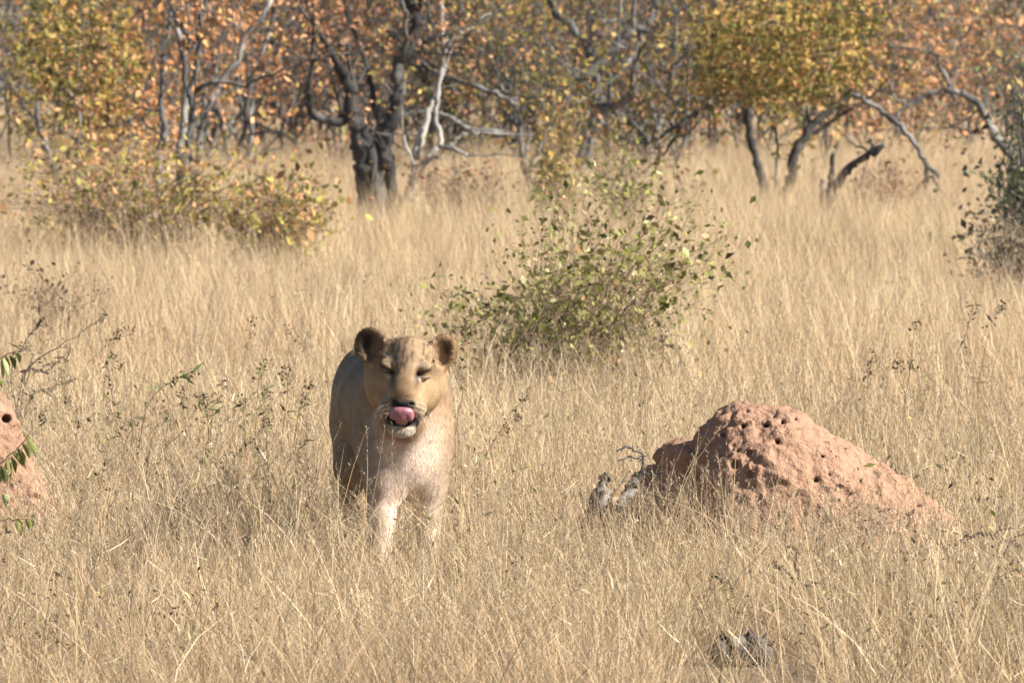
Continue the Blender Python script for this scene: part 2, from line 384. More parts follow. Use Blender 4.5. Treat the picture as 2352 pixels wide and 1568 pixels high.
def lion_colour(V, Nn):
    L = (V - H0) @ HR; x, u, fw = L[:, 0], L[:, 1], L[:, 2]; ax = np.abs(x)
    head = 1 / (1 + np.exp(-(fw + .09) / .012)); head = head * (u > -.22)
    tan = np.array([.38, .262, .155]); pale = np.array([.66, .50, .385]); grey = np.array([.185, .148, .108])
    C = np.tile(tan, (len(V), 1))
    def mix(c, w, k):
        w = np.clip(w, 0, 1)[:, None]; return c * (1 - w) + np.array(k) * w
    def g(cx, cu, rx, ru, p=2): return np.exp(-(((x - cx) / rx) ** 2 + ((u - cu) / ru) ** 2) ** (p / 2))
    z = V[:, 2]; yy = V[:, 1]
    C = mix(C, np.clip((z - .62) / .15, 0, 1) * (1 - head) * .85, grey)                          # darker grey-tan back, deepened further to paint in shade on the flank
    C = mix(C, np.clip((.50 - z) / .2, 0, 1) * np.clip((28.6 - yy) / .2, 0, 1) * .8, (.44, .325, .215))   # forelegs
    chest = np.clip((28.24 - yy) / .10, 0, 1) * np.exp(-((V[:, 0] - at(932, 0, 28)[0]) / .11) ** 2) * np.clip((.66 - z) / .08, 0, 1) * (1 - head)
    C = mix(C, chest * .95, (1.0, .80, .67))
    pk = vnoise(V, 14, 2)
    C = mix(C, chest * np.clip(pk * 1.6, 0, .5), (.80, .52, .44))
    C = mix(C, (1 - head) * np.clip((28.3 - yy) / .1, 0, 1) * np.clip((z - .5) / .1, 0, 1) * .5 * (1 - chest), (.52, .33, .20))
    # face
    C = mix(C, head, (.44, .295, .165))
    C = mix(C, head * g(0, .11, .07, .08) * .6, (.33, .235, .15))
    st = vnoise(np.stack([x * 4.2, u * 1.1, fw * 1.1], -1), 34, 5)
    C = mix(C, head * (u > .03) * np.clip((u - .03) / .04, 0, 1) * np.clip(st * 2.6 - .1, 0, .78), (.13, .085, .06))
    C = mix(C, head * g(.105, -.02, .05, .08) * .6, (.56, .40, .24)); C = mix(C, head * g(-.105, -.02, .05, .08) * .6, (.50, .33, .20))
    C = mix(C, head * g(0, -.015, .040, .058, 4) * .85, (.27, .165, .088))
    C = mix(C, head * g(-.075, -.03, .04, .05) * .3, (.50, .29, .17))
    C = mix(C, head * (np.exp(-((ax - .088) / .035) ** 2 - ((u - .045) / .03) ** 2)) * .5, (.27, .17, .10))                          # bridge
    for s in (-1, 1):
        C = mix(C, head * g(s * .052, .026, .020, .010) * .95, (.95, .82, .66))                   # pale under the eye
        C = mix(C, head * g(s * .055, .076, .022, .010) * .5, (.64, .50, .36))                  # pale over the eye
        C = mix(C, head * g(s * .045, .016, .012, .034) * .9, (.12, .075, .05))                 # tear mark
        C = mix(C, head * np.exp(-((x - s * .062) / .030) ** 4 - ((u - .0455 - (x - s * .065) * s * .42) / .013) ** 2) * 1.0, (.028, .02, .016))
        C = mix(C, head * g(s * .050, -.088, .030, .030) * .75 * (fw > .05), (.62, .48, .34))    # whisker pads
        rows = np.clip(np.sin((u + x * s * .3) * 2 * np.pi / .017) * 2 - .5, 0, 1) * np.clip(np.sin(x * 2 * np.pi / .012) * .5 + .8, 0, 1)
        C = mix(C, head * g(s * .062, -.085, .020, .028, 4) * rows * .9 * (fw > .05), (.07, .045, .035))
    C = mix(C, head * (fw > .135) * np.exp(-(ax / .051) ** 6 - ((u + .066) / .021) ** 6), (.014, .011, .010))   # nose pad
    C = mix(C, head * (fw > .162) * np.exp(-(ax / .016) ** 4 - ((u + .055) / .004) ** 4) * .3, (.17, .09, .065))
    lip = np.exp(-((u + .135) / .024) ** 4) * (ax < .082) * (fw > .0)
    C = mix(C, head * lip, (.02, .016, .015))
    C = mix(C, head * np.exp(-((u + .180) / .024) ** 4 - (ax / .06) ** 6) * (fw > .03), (.74, .68, .60))    # white chin
    C = mix(C, head * np.clip((-.09 - u) / .03, 0, 1) * np.clip((ax - .06) / .02, 0, 1) * .6, (.66, .47, .33))
    # ears
    for s in (-1, 1):
        dx = x - (-.140 if s < 0 else .130); du = u - .127; r = np.sqrt((dx / (.059 if s < 0 else .051)) ** 2 + (du / .064) ** 2)
        ear = (r < 1.12) & (fw > -.09) & (ax > .085) & (fw < .02)
        w = ear * np.clip((r - .15) / .2, 0, 1)
        inside = ear * (Nn @ HF > .05) * (r < .86)
        C = mix(C, ear * .5, (.50, .32, .17))
        C = mix(C, inside * np.exp(-((dx - s * .014) / (.028 if s < 0 else .017)) ** 4 - ((du - .004) / (.045 if s < 0 else .026)) ** 4) * (.95 if s < 0 else .75), (.045, .03, .022))
        C = mix(C, ear * (Nn @ HF < -.45) * .85, (.07, .05, .04))
        C = mix(C, ear * np.clip((r - .93) / .1, 0, 1) * (Nn @ HF > -.4) * .5, (.46, .31, .18))
        C = mix(C, inside * np.exp(-((dx + s * .035) / .014) ** 2) * .8, (.66, .46, .32))
    left = head * (x < -.085) * (u > .06); C = C * (1 - .35 * left)[:, None]  # ear on the side away from the sun: shade put into its colour
    C *= .62 * (1 + .16 * vnoise(V, 70, 1) + .12 * vnoise(V, 28, 6) + .10 * vnoise(V, 9, 8))[:, None]
    return np.clip(C, .01, .95)

def make_fur(V, Fq, Nn, C, n):
    tri = np.concatenate([Fq[:, :3], Fq[:, [0, 2, 3]]]); a = V[tri[:, 0]]; b = V[tri[:, 1]]; c = V[tri[:, 2]]
    ar = np.linalg.norm(np.cross(b - a, c - a), axis=1) * .5
    cen = (a + b + c) / 3; L = (cen - H0) @ HR; hd = (L[:, 2] > -.11)
    w = ar * np.where(hd, 4.5, 1.0) * np.where(cen[:, 1] > 29, .4, 1); k = rng.choice(len(tri), n, p=w / w.sum())
    r1 = np.sqrt(rng.random((n, 1))); r2 = rng.random((n, 1)); wa, wb, wc = 1 - r1, r1 * (1 - r2), r1 * r2
    t = tri[k]; P = V[t[:, 0]] * wa + V[t[:, 1]] * wb + V[t[:, 2]] * wc
    N = unit(Nn[t[:, 0]] * wa + Nn[t[:, 1]] * wb + Nn[t[:, 2]] * wc); Cc = C[t[:, 0]] * wa + C[t[:, 1]] * wb + C[t[:, 2]] * wc
    Lh = (P - H0) @ HR; head = Lh[:, 2] > -.09; ear = (np.abs(Lh[:, 0]) > .095) & (Lh[:, 1] > .085) & head
    noselip = (((np.abs(Lh[:, 0]) < .050) & (np.abs(Lh[:, 1] + .066) < .021)) | ((np.abs(Lh[:, 1] + .135) < .021) & (np.abs(Lh[:, 0]) < .078))) & (Lh[:, 2] > .07)
    eye = (np.abs(np.abs(Lh[:, 0]) - .067) < .022) & (np.abs(Lh[:, 1] - .046) < .012) & head
    D = np.tile(np.array([0, .8, -.6]), (n, 1)); D[~head & (P[:, 1] < 28.35)] = (0, .15, -1)
    dh = unit(P - hp(0, -.055, .2)); D[head] = dh[head]
    D[ear] = unit(P[ear] - np.where(Lh[ear][:, :1] < 0, hp(-.12, .09, -.02), hp(.12, .09, -.02)) + HF * .03)
    D = D + rng.standard_normal((n, 3)) * .2
    T = unit(D - N * np.sum(D * N, 1, keepdims=True))
    ln = np.where(head, .007, .010) * rng.uniform(.6, 1.4, n); ln = np.where(ear, .016 * rng.uniform(.4, 1.3, n), ln)
    chin = head & (Lh[:, 1] < -.14); ln = np.where(chin, .02 * rng.uniform(.5, 1.3, n), ln); ln = np.where((~head) & (P[:, 1] < 28.2) & (P[:, 2] > .4), .014 * rng.uniform(.5, 1.3, n), ln)
    lift = np.where(ear, .40, .12)[:, None]
    keep = ~(noselip | eye); P, N, T, Cc, ln, lift = P[keep], N[keep], T[keep], Cc[keep], ln[keep][:, None], lift[keep]
    m = len(P); S = unit(np.cross(T, N)); w = .0008
    tip = P + (T + N * lift) * ln; mid = P + (T * .5 + N * lift * .7) * ln
    Vv = np.stack([P - S * w - N * .001, P + S * w - N * .001, mid + S * w * .7, mid - S * w * .7, tip], 1).reshape(-1, 3)
    i = np.arange(m)[:, None] * 5
    Cv = np.repeat(np.clip(Cc * rng.uniform(.72, 1.26, (m, 1)), 0, .95), 5, axis=0)
    return Vv, [i + np.array([[0, 1, 2, 3]]), i + np.array([[3, 2, 4]])], Cv

def lioness():
    root = thing("lioness", LION, "tan lioness walking towards the viewer through dry grass, licking her nose", "lion")
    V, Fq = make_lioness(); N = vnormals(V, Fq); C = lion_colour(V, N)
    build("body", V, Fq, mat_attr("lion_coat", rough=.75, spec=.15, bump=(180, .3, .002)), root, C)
    fV, fF, fC = make_fur(V, Fq, N, C, 210000)
    build("fur", fV, fF, mat_attr("lion_fur", rough=.7, spec=.12), root, fC, smooth=False)
    # tongue curled up over the lip
    f = Field(np.arange(H0[0] - .07, H0[0] + .07, .002), np.arange(H0[1] - .24, H0[1] - .05, .002), np.arange(H0[2] - .17, H0[2] - .03, .002))
    f.cone(hp(0, -.128, .10), hp(0, -.116, .150), .026, .026, .02)
    for q in (-1, 1):
        f.ell(hp(q * .016, -.099, .170), (.027, .022, .019), .014, HR); f.ell(hp(q * .031, -.112, .172), (.014, .017, .013), .008, HR)
    f.ell(hp(0, -.093, .180), (.034, .015, .015), .015, HR); f.ell(hp(0, -.110, .178), (.015, .020, .013), .008, HR)
    f.cone(hp(-.003, -.070, .201), hp(0, -.128, .202), .003, .004, .008, sub=True)
    tv, tf = f.mesh(); tv = relax(tv, tf, 3, .5)
    m, nt, b = mat_new("tongue_skin"); b.inputs["Base Color"].default_value = (.25, .095, .125, 1); b.inputs["Roughness"].default_value = .32; b.inputs["Specular IOR Level"].default_value = .6
    b.inputs["Subsurface Weight"].default_value = .15; b.inputs["Subsurface Radius"].default_value = (.02, .006, .005); b.inputs["Subsurface Scale"].default_value = .3
    t = nt.nodes.new("ShaderNodeTexNoise"); t.inputs["Scale"].default_value = 400; bp = nt.nodes.new("ShaderNodeBump"); bp.inputs["Strength"].default_value = .35; bp.inputs["Distance"].default_value = .001
    nt.links.new(t.outputs[0], bp.inputs["Height"]); nt.links.new(bp.outputs[0], b.inputs["Normal"])
    build("tongue", tv, tf, m, root)
    # eyes
    me, nt, b = mat_new("lion_eye"); b.inputs["Base Color"].default_value = (.10, .055, .015, 1); b.inputs["Roughness"].default_value = .12
    for s in (-1, 1):
        c = hp(s * .065, .045, .066); th = np.linspace(0, np.pi, 13)[:, None]; ph = np.arange(20) * 2 * np.pi / 20
        S_ = np.stack([np.sin(th) * np.cos(ph), np.sin(th) * np.sin(ph), np.cos(th) * np.ones(20)], -1).reshape(-1, 3) * .017 + c
        i = np.arange(12)[:, None] * 20; j = np.arange(20)[None, :]; k = (j + 1) % 20
        build("eye", S_, np.stack([i + j, i + 20 + j, i + 20 + k, i + k], -1).reshape(-1, 4), me, root)
    # whiskers
    mw, nt, b = mat_new("whisker"); b.inputs["Base Color"].default_value = (.8, .76, .68, 1)
    for s in (-1, 1):
        tb = Tubes()
        for r in range(4):
            for q in range(3):
                p = hp(s * (.050 + .007 * q), -.066 - .013 * r, .165 - .012 * q)
                d = HX * s * rng.uniform(.6, 1) + HU * rng.uniform(-1.0, -.25) + HF * rng.uniform(0, .3); d /= np.linalg.norm(d); L_ = rng.uniform(.04, .09)
                tb.add([p, p + d * L_ * .5, p + d * L_ - HU * L_ * .22], (.0003, .00015), 4)
        tb.make("whiskers", mw, root); tb = Tubes()
        for q in range(3):
            p = hp(s * (.045 + .009 * q), .080, .055); d = HX * s * .6 + HU * rng.uniform(.3, 1) + HF * .4; tb.add([p, p + d * .025, p + d * .045 - HU * .012], (.0003, .00015), 4)
        tb.make("brow_whiskers", mw, root)
lioness()

# ------------------------------------------------------------------ termite mounds
def make_mound(name, prims, holes, box, label, hole_r, step=.010):
    lo, hi = box; f = Field(np.arange(lo[0], hi[0], step), np.arange(lo[1], hi[1], step), np.arange(lo[2], hi[2], step))
    for c, r, k, *tw in prims:
        a = math.radians(tw[0]) if tw else 0; f.ell(c, r, k, np.array([[-math.cos(a), -math.sin(a), 0], [math.sin(a), -math.cos(a), 0], [0, 0, 1]]) if tw else None)
    sl, P = f.box(lo, hi)
    def bumps(P):
        d = vnoise(P, 5, 1) * .026 + vnoise(P, 12, 2) * .014 + np.abs(vnoise(P, 26, 3)) * .016 + vnoise(P, 55, 4) * .009
        cav = np.clip(vnoise(P * np.array([1, 1, 1.7]), 17, 9) - .50, 0, 1)
        rid = np.abs(vnoise(P * np.array([1, 1, .55]), 6.5, 21)); return -d + cav * .07 + np.clip(.14 - rid, 0, 1) * .11
    f.v[sl] += bumps(P).astype(np.float32)[tuple(slice(0, n) for n in f.v[sl].shape)]
    cam_p = np.array([0, 0, CAMH])
    for hx, hy, rr in holes:
        far = at(hx, hy, hi[1]); near = at(hx, hy, lo[1]); d = unit(far - near); t = np.arange(0, np.linalg.norm(far - near), .006)
        pts = near + d * t[:, None]; ix = [np.clip(np.searchsorted(a, pts[:, q]), 0, len(a) - 1) for q, a in enumerate(f.a)]
        val = f.v[ix[0], ix[1], ix[2]]; h = np.argmax(val < 0)
        if val[h] < 0:
            p = pts[h]; s = hole_r * rr; f.cone(p - d * .02, p + d * (.05 + s) + np.array([0, 0, -.015]), s, s * .8, .008, sub=True); f.cone(p + np.array([s * rng.uniform(-1, 1), 0, s * rng.uniform(-.7, .7)]) - d * .01, p + d * .03, s * .7, s * .4, .008, sub=True)
    V, Fq = largest(*f.mesh()); V = relax(V, Fq, 1, .25)
    n1 = vnoise(V, 7, 4); n2 = vnoise(V, 30, 6); C = np.tile(np.array([.262, .157, .106]), (len(V), 1))
    C *= (1 + .10 * n1 + .12 * n2)[:, None]
    g = np.clip(vnoise(V, 9, 12) * 1.6 - .55, 0, .5)[:, None]; C = C * (1 - g) + np.array([.17, .125, .09]) * g
    m = mat_attr("termite_clay", rough=.95, spec=.05, noise=(60, .12), bump=(55, 1.0, .014))
    o = build(name, V, Fq, m, None, C); tag(o, label, "termite mound")
    return o
mh = [c3(*p) + (r,) for p, r in (((1075,245),1.15),((1155,230),1.0),((1217,215),.7),((1130,325),1.1),((960,250),1.0),((862,285),1.2),((1320,515),1.2),((1390,490),.7),
      ((1048,130),.8),((1225,165),.5),((930,372),.8),((1352,400),.7),((1610,395),.5),((690,350),.8),((1540,522),.7),((1110,210),.45),((975,180),.6))]
make_mound("termite_mound", [(Q(1768, .06, 28.55), (.36, .42, .555), .02), (Q(1900, .0, 28.55), (.40, .40, .45), .10), (Q(1700, .36, 28.60), (.21, .11, .29), .07, 54), (Q(1570, 0, 28.78), (.38, .15, .47), .12, 50), (Q(1440, -.02, 28.75), (.27, .12, .31), .06, 46), (Q(2040, -.04, 28.6), (.38, .36, .32), .10)],
  mh, ((Q(1330, 0, 28)[0], 27.9, -.04), (Q(2330, 0, 28)[0], 29.3, .76)), "large reddish clay termite mound pitted with holes, right of the lioness", .0095)
make_mound("termite_mound", [(Q(-80, .08, 29.7), (.31, .32, .46), .02), (Q(20, 0, 29.7), (.17, .22, .36), .08), (Q(-25, .42, 29.6), (.11, .16, .20), .06)],
  [cL(145, 570) + (2.2,), cL(190, 610) + (1.5,), cL(40, 640) + (1.2,)], ((Q(-330, 0, 29.6)[0], 29.1, -.04), (Q(420, 0, 29.6)[0], 30.1, .72)), "small pinkish termite mound at the edge of the picture left of the lioness", .017, .011)

# ------------------------------------------------------------------ trees
def rot_about(d, ang):
    a = unit(np.cross(d, rng.standard_normal(3))); return unit(d * math.cos(ang) + a * math.sin(ang))

def grow(tb, p, d, ln, r, lev, tips, up=.25, spread=.6, sides=5, wig=.28):
    """a wandering branch with its own side branches; tips collects where leaves hang"""
    n = max(3, int(ln / (.12 if lev < 2 else .09))); pts = [p]; q = p.copy(); dd = d.copy(); st = ln / n
    for i in range(n):
        dd = unit(dd + rng.standard_normal(3) * wig * .5 + np.array([0, 0, up * .25])); q = q + dd * st; pts.append(q.copy())
        if lev >= 2 or i > n * .5: tips.append((q.copy(), dd.copy(), lev))
        if lev < 3 and i > 0 and rng.random() < (.55 if lev else .45):
            grow(tb, q, rot_about(dd, spread * rng.uniform(.6, 1.5)), ln * rng.uniform(.35, .65), r * (1 - i / n * .5) * .5, lev + 1, tips, up, spread, max(3, sides - 1), wig)
    tb.add(smooth_line(pts, 2) if lev < 2 else pts, (r, max(r * .3, .0015)), sides, .05)

def hang_leaves(tips, per, size, pal, region=None, spread=.10, cap=None):
    P = np.array([t[0] for t in tips])
    P = np.repeat(P, per, axis=0) + rng.standard_normal((len(P) * per, 3)) * spread
    if region is not None: P = P[region(P)]
    P = P[vnoise(P, 1.5, 31) + .5 * vnoise(P, 4, 33) > -.22]                                  # gaps and clumps
    if cap and len(P) > cap: P = P[rng.choice(len(P), cap, replace=False)]
    return P, leaf_arrays(P, size, pal)

def traced_tree(name, label, cat, base_px, limbs, xf, bark, pal, size=.040, per=3, extra=(2, .5), leafcap=3500, ext=1.2, region=None, group=None, twig_r=.35, bold=1.3, up=.3, cloud=None):
    """limbs: (points, radius0, radius1, depth0, depth1) in crop pixels; each limb carries on above the frame with procedural branches"""
    by = base_px[1] + 66; Yb = CAMH * F / (by - HOR); B = at(base_px[0], by, Yb); B[2] = gz(B[0], B[1])
    t = thing(name, B, label, cat, group); tb = Tubes(); tips = []
    for pts, r0, r1, d0, d1 in limbs:
        n = len(pts); w = np.array([at(*xf(x, y), Yb + d0 + (d1 - d0) * i / max(n - 1, 1)) for i, (x, y) in enumerate(pts)])
        if w[0][2] < .62: g = w[0] + (w[0] - w[1]) / max(w[1][2] - w[0][2], .05) * (w[0][2] + .03) * .35; g[2] = -.03; w = np.vstack([g, w])
        k = .3663 * 4.65 / 1000 * (Yb / 80.6)                          # radius given in crop pixels -> metres, roughly
        L = smooth_line(w, 4, .008); rr = np.interp(np.linspace(0, 1, len(L)), [0, 1], [r0 * k * bold, r1 * k * bold]); tb.add(L, rr * (1 + .12 * rng.standard_normal(len(L)) * (len(L) > 6)), 8, .06)
        d = unit(L[-1] - L[-3])
        if ext and r1 > 0: grow(tb, L[-1], unit(d + np.array([0, 0, .3])), ext * rng.uniform(.7, 1.2), r1 * k * .8, 1, tips, up, .6)
        m = int(len(L) * extra[1])
        for _ in range(extra[0]):
            i = rng.integers(max(1, len(L) - m), len(L)); dr = unit(rng.standard_normal(3) * .6 + d * .4 + np.array([0, 0, .35])); grow(tb, L[i], dr, rng.uniform(.35, .9), rr[i] * twig_r, 2, tips, up, .7, 4)
    tb.make("trunk", bark, t)
    if cloud is not None: tips = tips + [(c, None, 3) for c in cloud]
    if pal and tips:
        P, (V, Fl, C) = hang_leaves(tips, per, size, pal, region, cap=leafcap)
        if len(V): build("crown", V, Fl, M_leaf, t, C, smooth=False)
    return t

def blob_cloud(px, py, rx, ry, Y, dy, n):
    """points scattered in an uneven cloud round a place in the thicket"""
    Y *= .865; c = at(px, py, Y); s = Y / F; q = rng.standard_normal((n, 3)); q /= np.maximum(np.linalg.norm(q, axis=1, keepdims=True), 1) ** .7
    P = c + q * np.array([rx * s, dy, ry * s]) * .8; return [p for p in P if p[2] > .25]

# left: tall multi-stemmed tree with copper and gold leaves
traced_tree("mopane_tree", "tall copper-leaved tree with several slim pale and black stems, left of the big dark trunks", "tree", (402, 505), [
  ([(1000,1400),(990,1180),(985,1050),(1000,930),(1035,850),(1010,700),(1020,550),(1015,420),(1040,250),(1070,100),(1050,-60)], 24, 9, -.3, .1),
  ([(1110,1420),(1120,1200),(1160,1000),(1185,850),(1205,700),(1190,600),(1225,450),(1250,250),(1285,0),(1290,-200)], 20, 11, -.1, .2),
  ([(1140,1380),(1135,1150),(1130,900),(1150,750),(1160,550),(1140,300),(1110,160),(1070,30)], 26, 10, .15, .4),
  ([(1205,1250),(1205,1130),(1195,1000),(1200,860),(1215,700)], 13, 9, .0, .0),
  ([(1230,1200),(1235,1000),(1280,750),(1340,600),(1420,470),(1500,350),(1530,230),(1620,130),(1700,0)], 14, 12, .2, .9),
  ([(1500,350),(1490,200),(1460,80)], 7, 3, .7, .9),
  ([(1225,570),(1330,520),(1450,525),(1540,540),(1600,500),(1720,460),(1960,370),(2195,330)], 11, 4, .0, -.6),
  ([(1195,330),(1180,210),(1120,160),(1075,40)], 11, 6, .1, .0)],
  c4, M_bark_grey, 'copper', per=3, leafcap=1500, ext=1.3, cloud=blob_cloud(560, 60, 330, 200, 78, .9, 260))
traced_tree("mopane_tree", "leafy gold and copper tree at the far left with a bent pale stem", "tree", (150, 440), [
  ([(370,1150),(330,1060),(300,950),(250,800),(235,680),(260,560)], 22, 9, 0, .3),
  ([(480,1100),(485,950),(495,800),(490,600),(490,380),(500,250)], 15, 7, .3, .1),
  ([(250,800),(170,700),(90,560),(0,480)], 8, 4, .2, .4)],
  c4, M_bark_grey, 'gold', per=4, leafcap=5200, cloud=blob_cloud(185, 150, 130, 170, 80.5, .8, 1000))
traced_tree("mopane_tree", "copper leaved tree filling the space between the left stems, branches low over the grass", "tree", (300, 430), [
  ([(780,1160),(800,1000),(830,800),(780,600),(700,400),(640,200)], 11, 5, 0, .5),
  ([(560,860),(640,800),(760,780),(900,720),(1000,690)], 5, 3, .2, -.1)],
  c4, M_bark_grey, 'copper', per=3, leafcap=2000, cloud=blob_cloud(300, 260, 120, 170, 82, .9, 380))
# big dark tree
traced_tree("knotted_tree", "thick dark tree with a cluster of black trunks rising from pale grass, left of centre", "tree", (870, 480), [
  ([(545,1240),(530,1100),(515,980),(505,860),(480,760),(450,690),(440,560),(410,440),(375,390)], 80, 31, 0, -.2),
  ([(590,1230),(585,1050),(560,900),(520,760),(490,690)], 46, 26, -.12, -.1),
  ([(440,700),(380,715),(300,700),(225,670),(205,600),(195,540)], 34, 20, -.1, -.3),
  ([(620,1230),(620,1050),(600,880),(610,740),(580,600),(560,480),(520,340),(480,220)], 28, 17, .05, .4),
  ([(700,1220),(680,1050),(650,900),(650,780),(700,680),(725,560),(725,440),(730,350),(790,290),(815,200),(830,100),(800,20),(770,-60)], 54, 31, .1, .3),
  ([(730,350),(770,290),(765,180),(770,90),(740,0)], 18, 15, .15, .0),
  ([(845,270),(900,235),(930,215),(985,215)], 15, 11, .25, .3),
  ([(930,215),(920,130),(900,60),(890,-20)], 10, 10, .25, .3),
  ([(830,60),(860,30),(840,-60)], 20, 17, .25, .2),
  ([(385,650),(385,560),(400,480),(440,400),(520,300),(640,300)], 10, 5, 0, .6),
  ([(650,780),(660,640),(690,540),(690,450)], 16, 10, .3, .5)],
  c5, M_bark_dark, 'rust', per=2, leafcap=1500, ext=1.1, bold=1.0, twig_r=.25, cloud=blob_cloud(800, 90, 150, 110, 79.5, .9, 160))
traced_tree("dead_tree", "pale barkless forked tree leaning right of the dark trunks", "tree", (935, 465), [
  ([(780,1180),(800,1080),(830,1000),(900,920),(965,860),(970,800),(945,700),(950,600),(965,480),(985,380),(985,200),(980,60),(985,-100)], 14, 10, 0, .3),
  ([(985,370),(1010,280),(1060,220),(1120,190),(1200,110),(1270,80)], 9, 4, .2, .2),
  ([(965,860),(1050,880),(1130,915)], 12, 8, 0, -.2),
  ([(1020,860),(1070,820),(1130,785),(1200,780)], 9, 6, -.05, -.05),
  ([(820,930),(850,830),(890,700),(925,590)], 26, 12, .2, .3),
  ([(810,990),(780,880),(750,790)], 10, 6, .1, .1),
  ([(900,960),(960,930),(980,910)], 10, 7, .1, .0)],
  c5, M_bark_pale, None, ext=.7, extra=(0, .5))
traced_tree("dead_tree", "long grey limb bending low between the dark trunk and the pale forked stem", "tree", (1215, 425), [
  ([(1520,1110),(1505,1060),(1470,1000),(1455,900),(1445,820),(1440,700),(1410,600),(1370,480),(1350,400)], 18, 7, 0, .2),
  ([(1500,1010),(1530,940),(1560,870),(1590,800)], 12, 6, 0, .1),
  ([(1440,815),(1350,790),(1230,775),(1120,750),(1050,700),(980,670),(880,650),(740,690)], 20, 6, 0, -.3),
  ([(1430,640),(1350,580),(1240,530),(1120,490),(1000,450),(930,420),(850,350)], 14, 6, .1, .4),
  ([(1410,600),(1420,510),(1400,400),(1360,280)], 8, 4, .2, .1),
  ([(1590,630),(1530,560),(1480,500)], 8, 4, .1, .0), ([(1420,800),(1415,700),(1380,560),(1310,500)], 8, 5, .1, .4)],
  c5, M_bark_grey, 'gold', per=2, leafcap=900, ext=.6, cloud=blob_cloud(1140, 200, 110, 160, 90, .8, 120))
traced_tree("forked_tree", "grey tree with a sharp V fork and long limb slanting up right, right of centre", "tree", (1335, 405), [
  ([(1800,1010),(1815,900),(1840,800),(1880,720),(1910,660),(1890,560),(1885,420),(1860,330),(1800,220),(1710,130),(1640,50),(1600,-60)], 36, 19, 0, .4),
  ([(1850,860),(1900,740),(1940,680),(1970,590),(1975,500),(1955,420),(2010,330)], 19, 11, -.15, -.2),
  ([(1900,650),(1990,620),(2060,590),(2100,550)], 28, 23, -.05, -.3),
  ([(1680,640),(1740,540),(1800,490),(1880,400),(1980,300),(2060,220),(2120,180),(2180,150),(2220,80),(2250,0)], 24, 19, -.1, .2),
  ([(2105,180),(2110,80),(2110,-20)], 14, 11, .1, .1), ([(2130,180),(2210,190)], 16, 11, .1, 0),
  ([(2140,200),(2120,300),(2060,400),(1980,480)], 8, 7, .1, -.2),
  ([(1990,640),(2020,720),(2030,820)], 16, 8, 0, .1), ([(1750,400),(1770,300),(1790,230)], 9, 7, .3, .3)],
  c5, M_bark_grey, 'gold', per=2, leafcap=700, ext=1.0, cloud=blob_cloud(1300, 120, 120, 120, 91.5, .7, 110))
# arching copper tree at right
traced_tree("arched_tree", "leafy golden brown tree with two slim black stems forming an open V, right of centre", "tree", (1800, 450), [
  ([(805,1110),(780,1020),(745,900),(720,780),(700,640),(680,540),(665,470),(650,330)], 24, 15, 0, .1),
  ([(660,440),(590,500),(500,570),(400,640),(300,720),(200,790)], 18, 9, .1, -.4),
  ([(330,700),(270,800),(220,880)], 10, 5, -.2, -.3), ([(270,720),(260,680),(290,620)], 8, 5, -.3, -.3),
  ([(910,1110),(940,1020),(970,880),(1010,800),(1060,720),(1140,650),(1220,590),(1290,530),(1310,480)], 26, 16, .1, .2),
  ([(1050,730),(1040,620),(1035,500)], 12, 7, .2, .2),
  ([(850,1080),(865,960),(870,830),(850,720)], 9, 7, .3, .5),
  ([(700,520),(760,380),(860,260),(960,140),(1000,0)], 12, 8, .1, .6)],
  c6, M_bark_dark, 'gold', size=.040, per=4, leafcap=7500, ext=1.1, cloud=blob_cloud(1800, 110, 240, 120, 80.5, .7, 1900) + blob_cloud(1830, 290, 70, 100, 83, .5, 200) + blob_cloud(1650, 150, 70, 120, 82, .6, 160))
traced_tree("fallen_branch", "broken grey limb arching over and down to the grass at the right", "dead branch", (2140, 460), [
  ([(1290,535),(1340,560),(1400,590),(1490,660),(1570,720),(1640,800),(1690,890),(1750,970),(1790,1010)], 15, 11, .1, -.2),
  ([(1720,940),(1715,1030),(1730,1100),(1750,1160),(1770,1200)], 12, 8, -.1, -.3), ([(1730,1010),(1790,1080),(1850,1140),(1890,1190)], 10, 5, -.15, -.5)],
  c6, M_bark_grey, None, ext=0, extra=(0, .5))
traced_tree("tree_stump", "short black broken trunk slanting up right out of the grass", "stump", (1905, 478), [
  ([(1140,1200),(1150,1120),(1170,1050),(1180,980),(1190,880)], 26, 10, 0, 0), ([(1165,1190),(1190,1080),(1240,1010),(1300,940),(1390,880),(1475,830)], 30, 15, -.05, -.3),
  ([(1400,880),(1420,830),(1400,790)], 12, 8, -.2, -.2), ([(1130,1170),(1120,1060),(1125,1020)], 14, 9, .1, .1),
  ([(1390,870),(1300,820),(1240,770)], 6, 3, -.1, .1)],
  c6, M_bark_dark, None, ext=0, extra=(0, .5))
traced_tree("thorn_tree", "grey twiggy tree with arched limbs bearing few leaves at the right", "tree", (2330, 420), [
  ([(2290,1000),(2230,920),(2130,800),(2060,690),(2010,590),(1920,530),(1830,520),(1740,530),(1650,580),(1570,630),(1540,700)], 26, 7, 0, -.4),
  ([(1880,570),(1840,470),(1790,370),(1760,290),(1700,290),(1590,270),(1490,260)], 12, 5, 0, -.2),
  ([(1600,600),(1540,560),(1520,480),(1530,400)], 7, 4, -.3, -.3), ([(2050,760),(1950,740),(1850,725),(1760,730)], 7, 3, 0, .2),
  ([(2130,790),(2080,720),(2060,640)], 10, 4, 0, 0)],
  c6, M_bark_grey, 'rust', per=2, leafcap=900, ext=.8, extra=(5, .7), twig_r=.3, cloud=blob_cloud(2170, 100, 130, 90, 90, .9, 110))

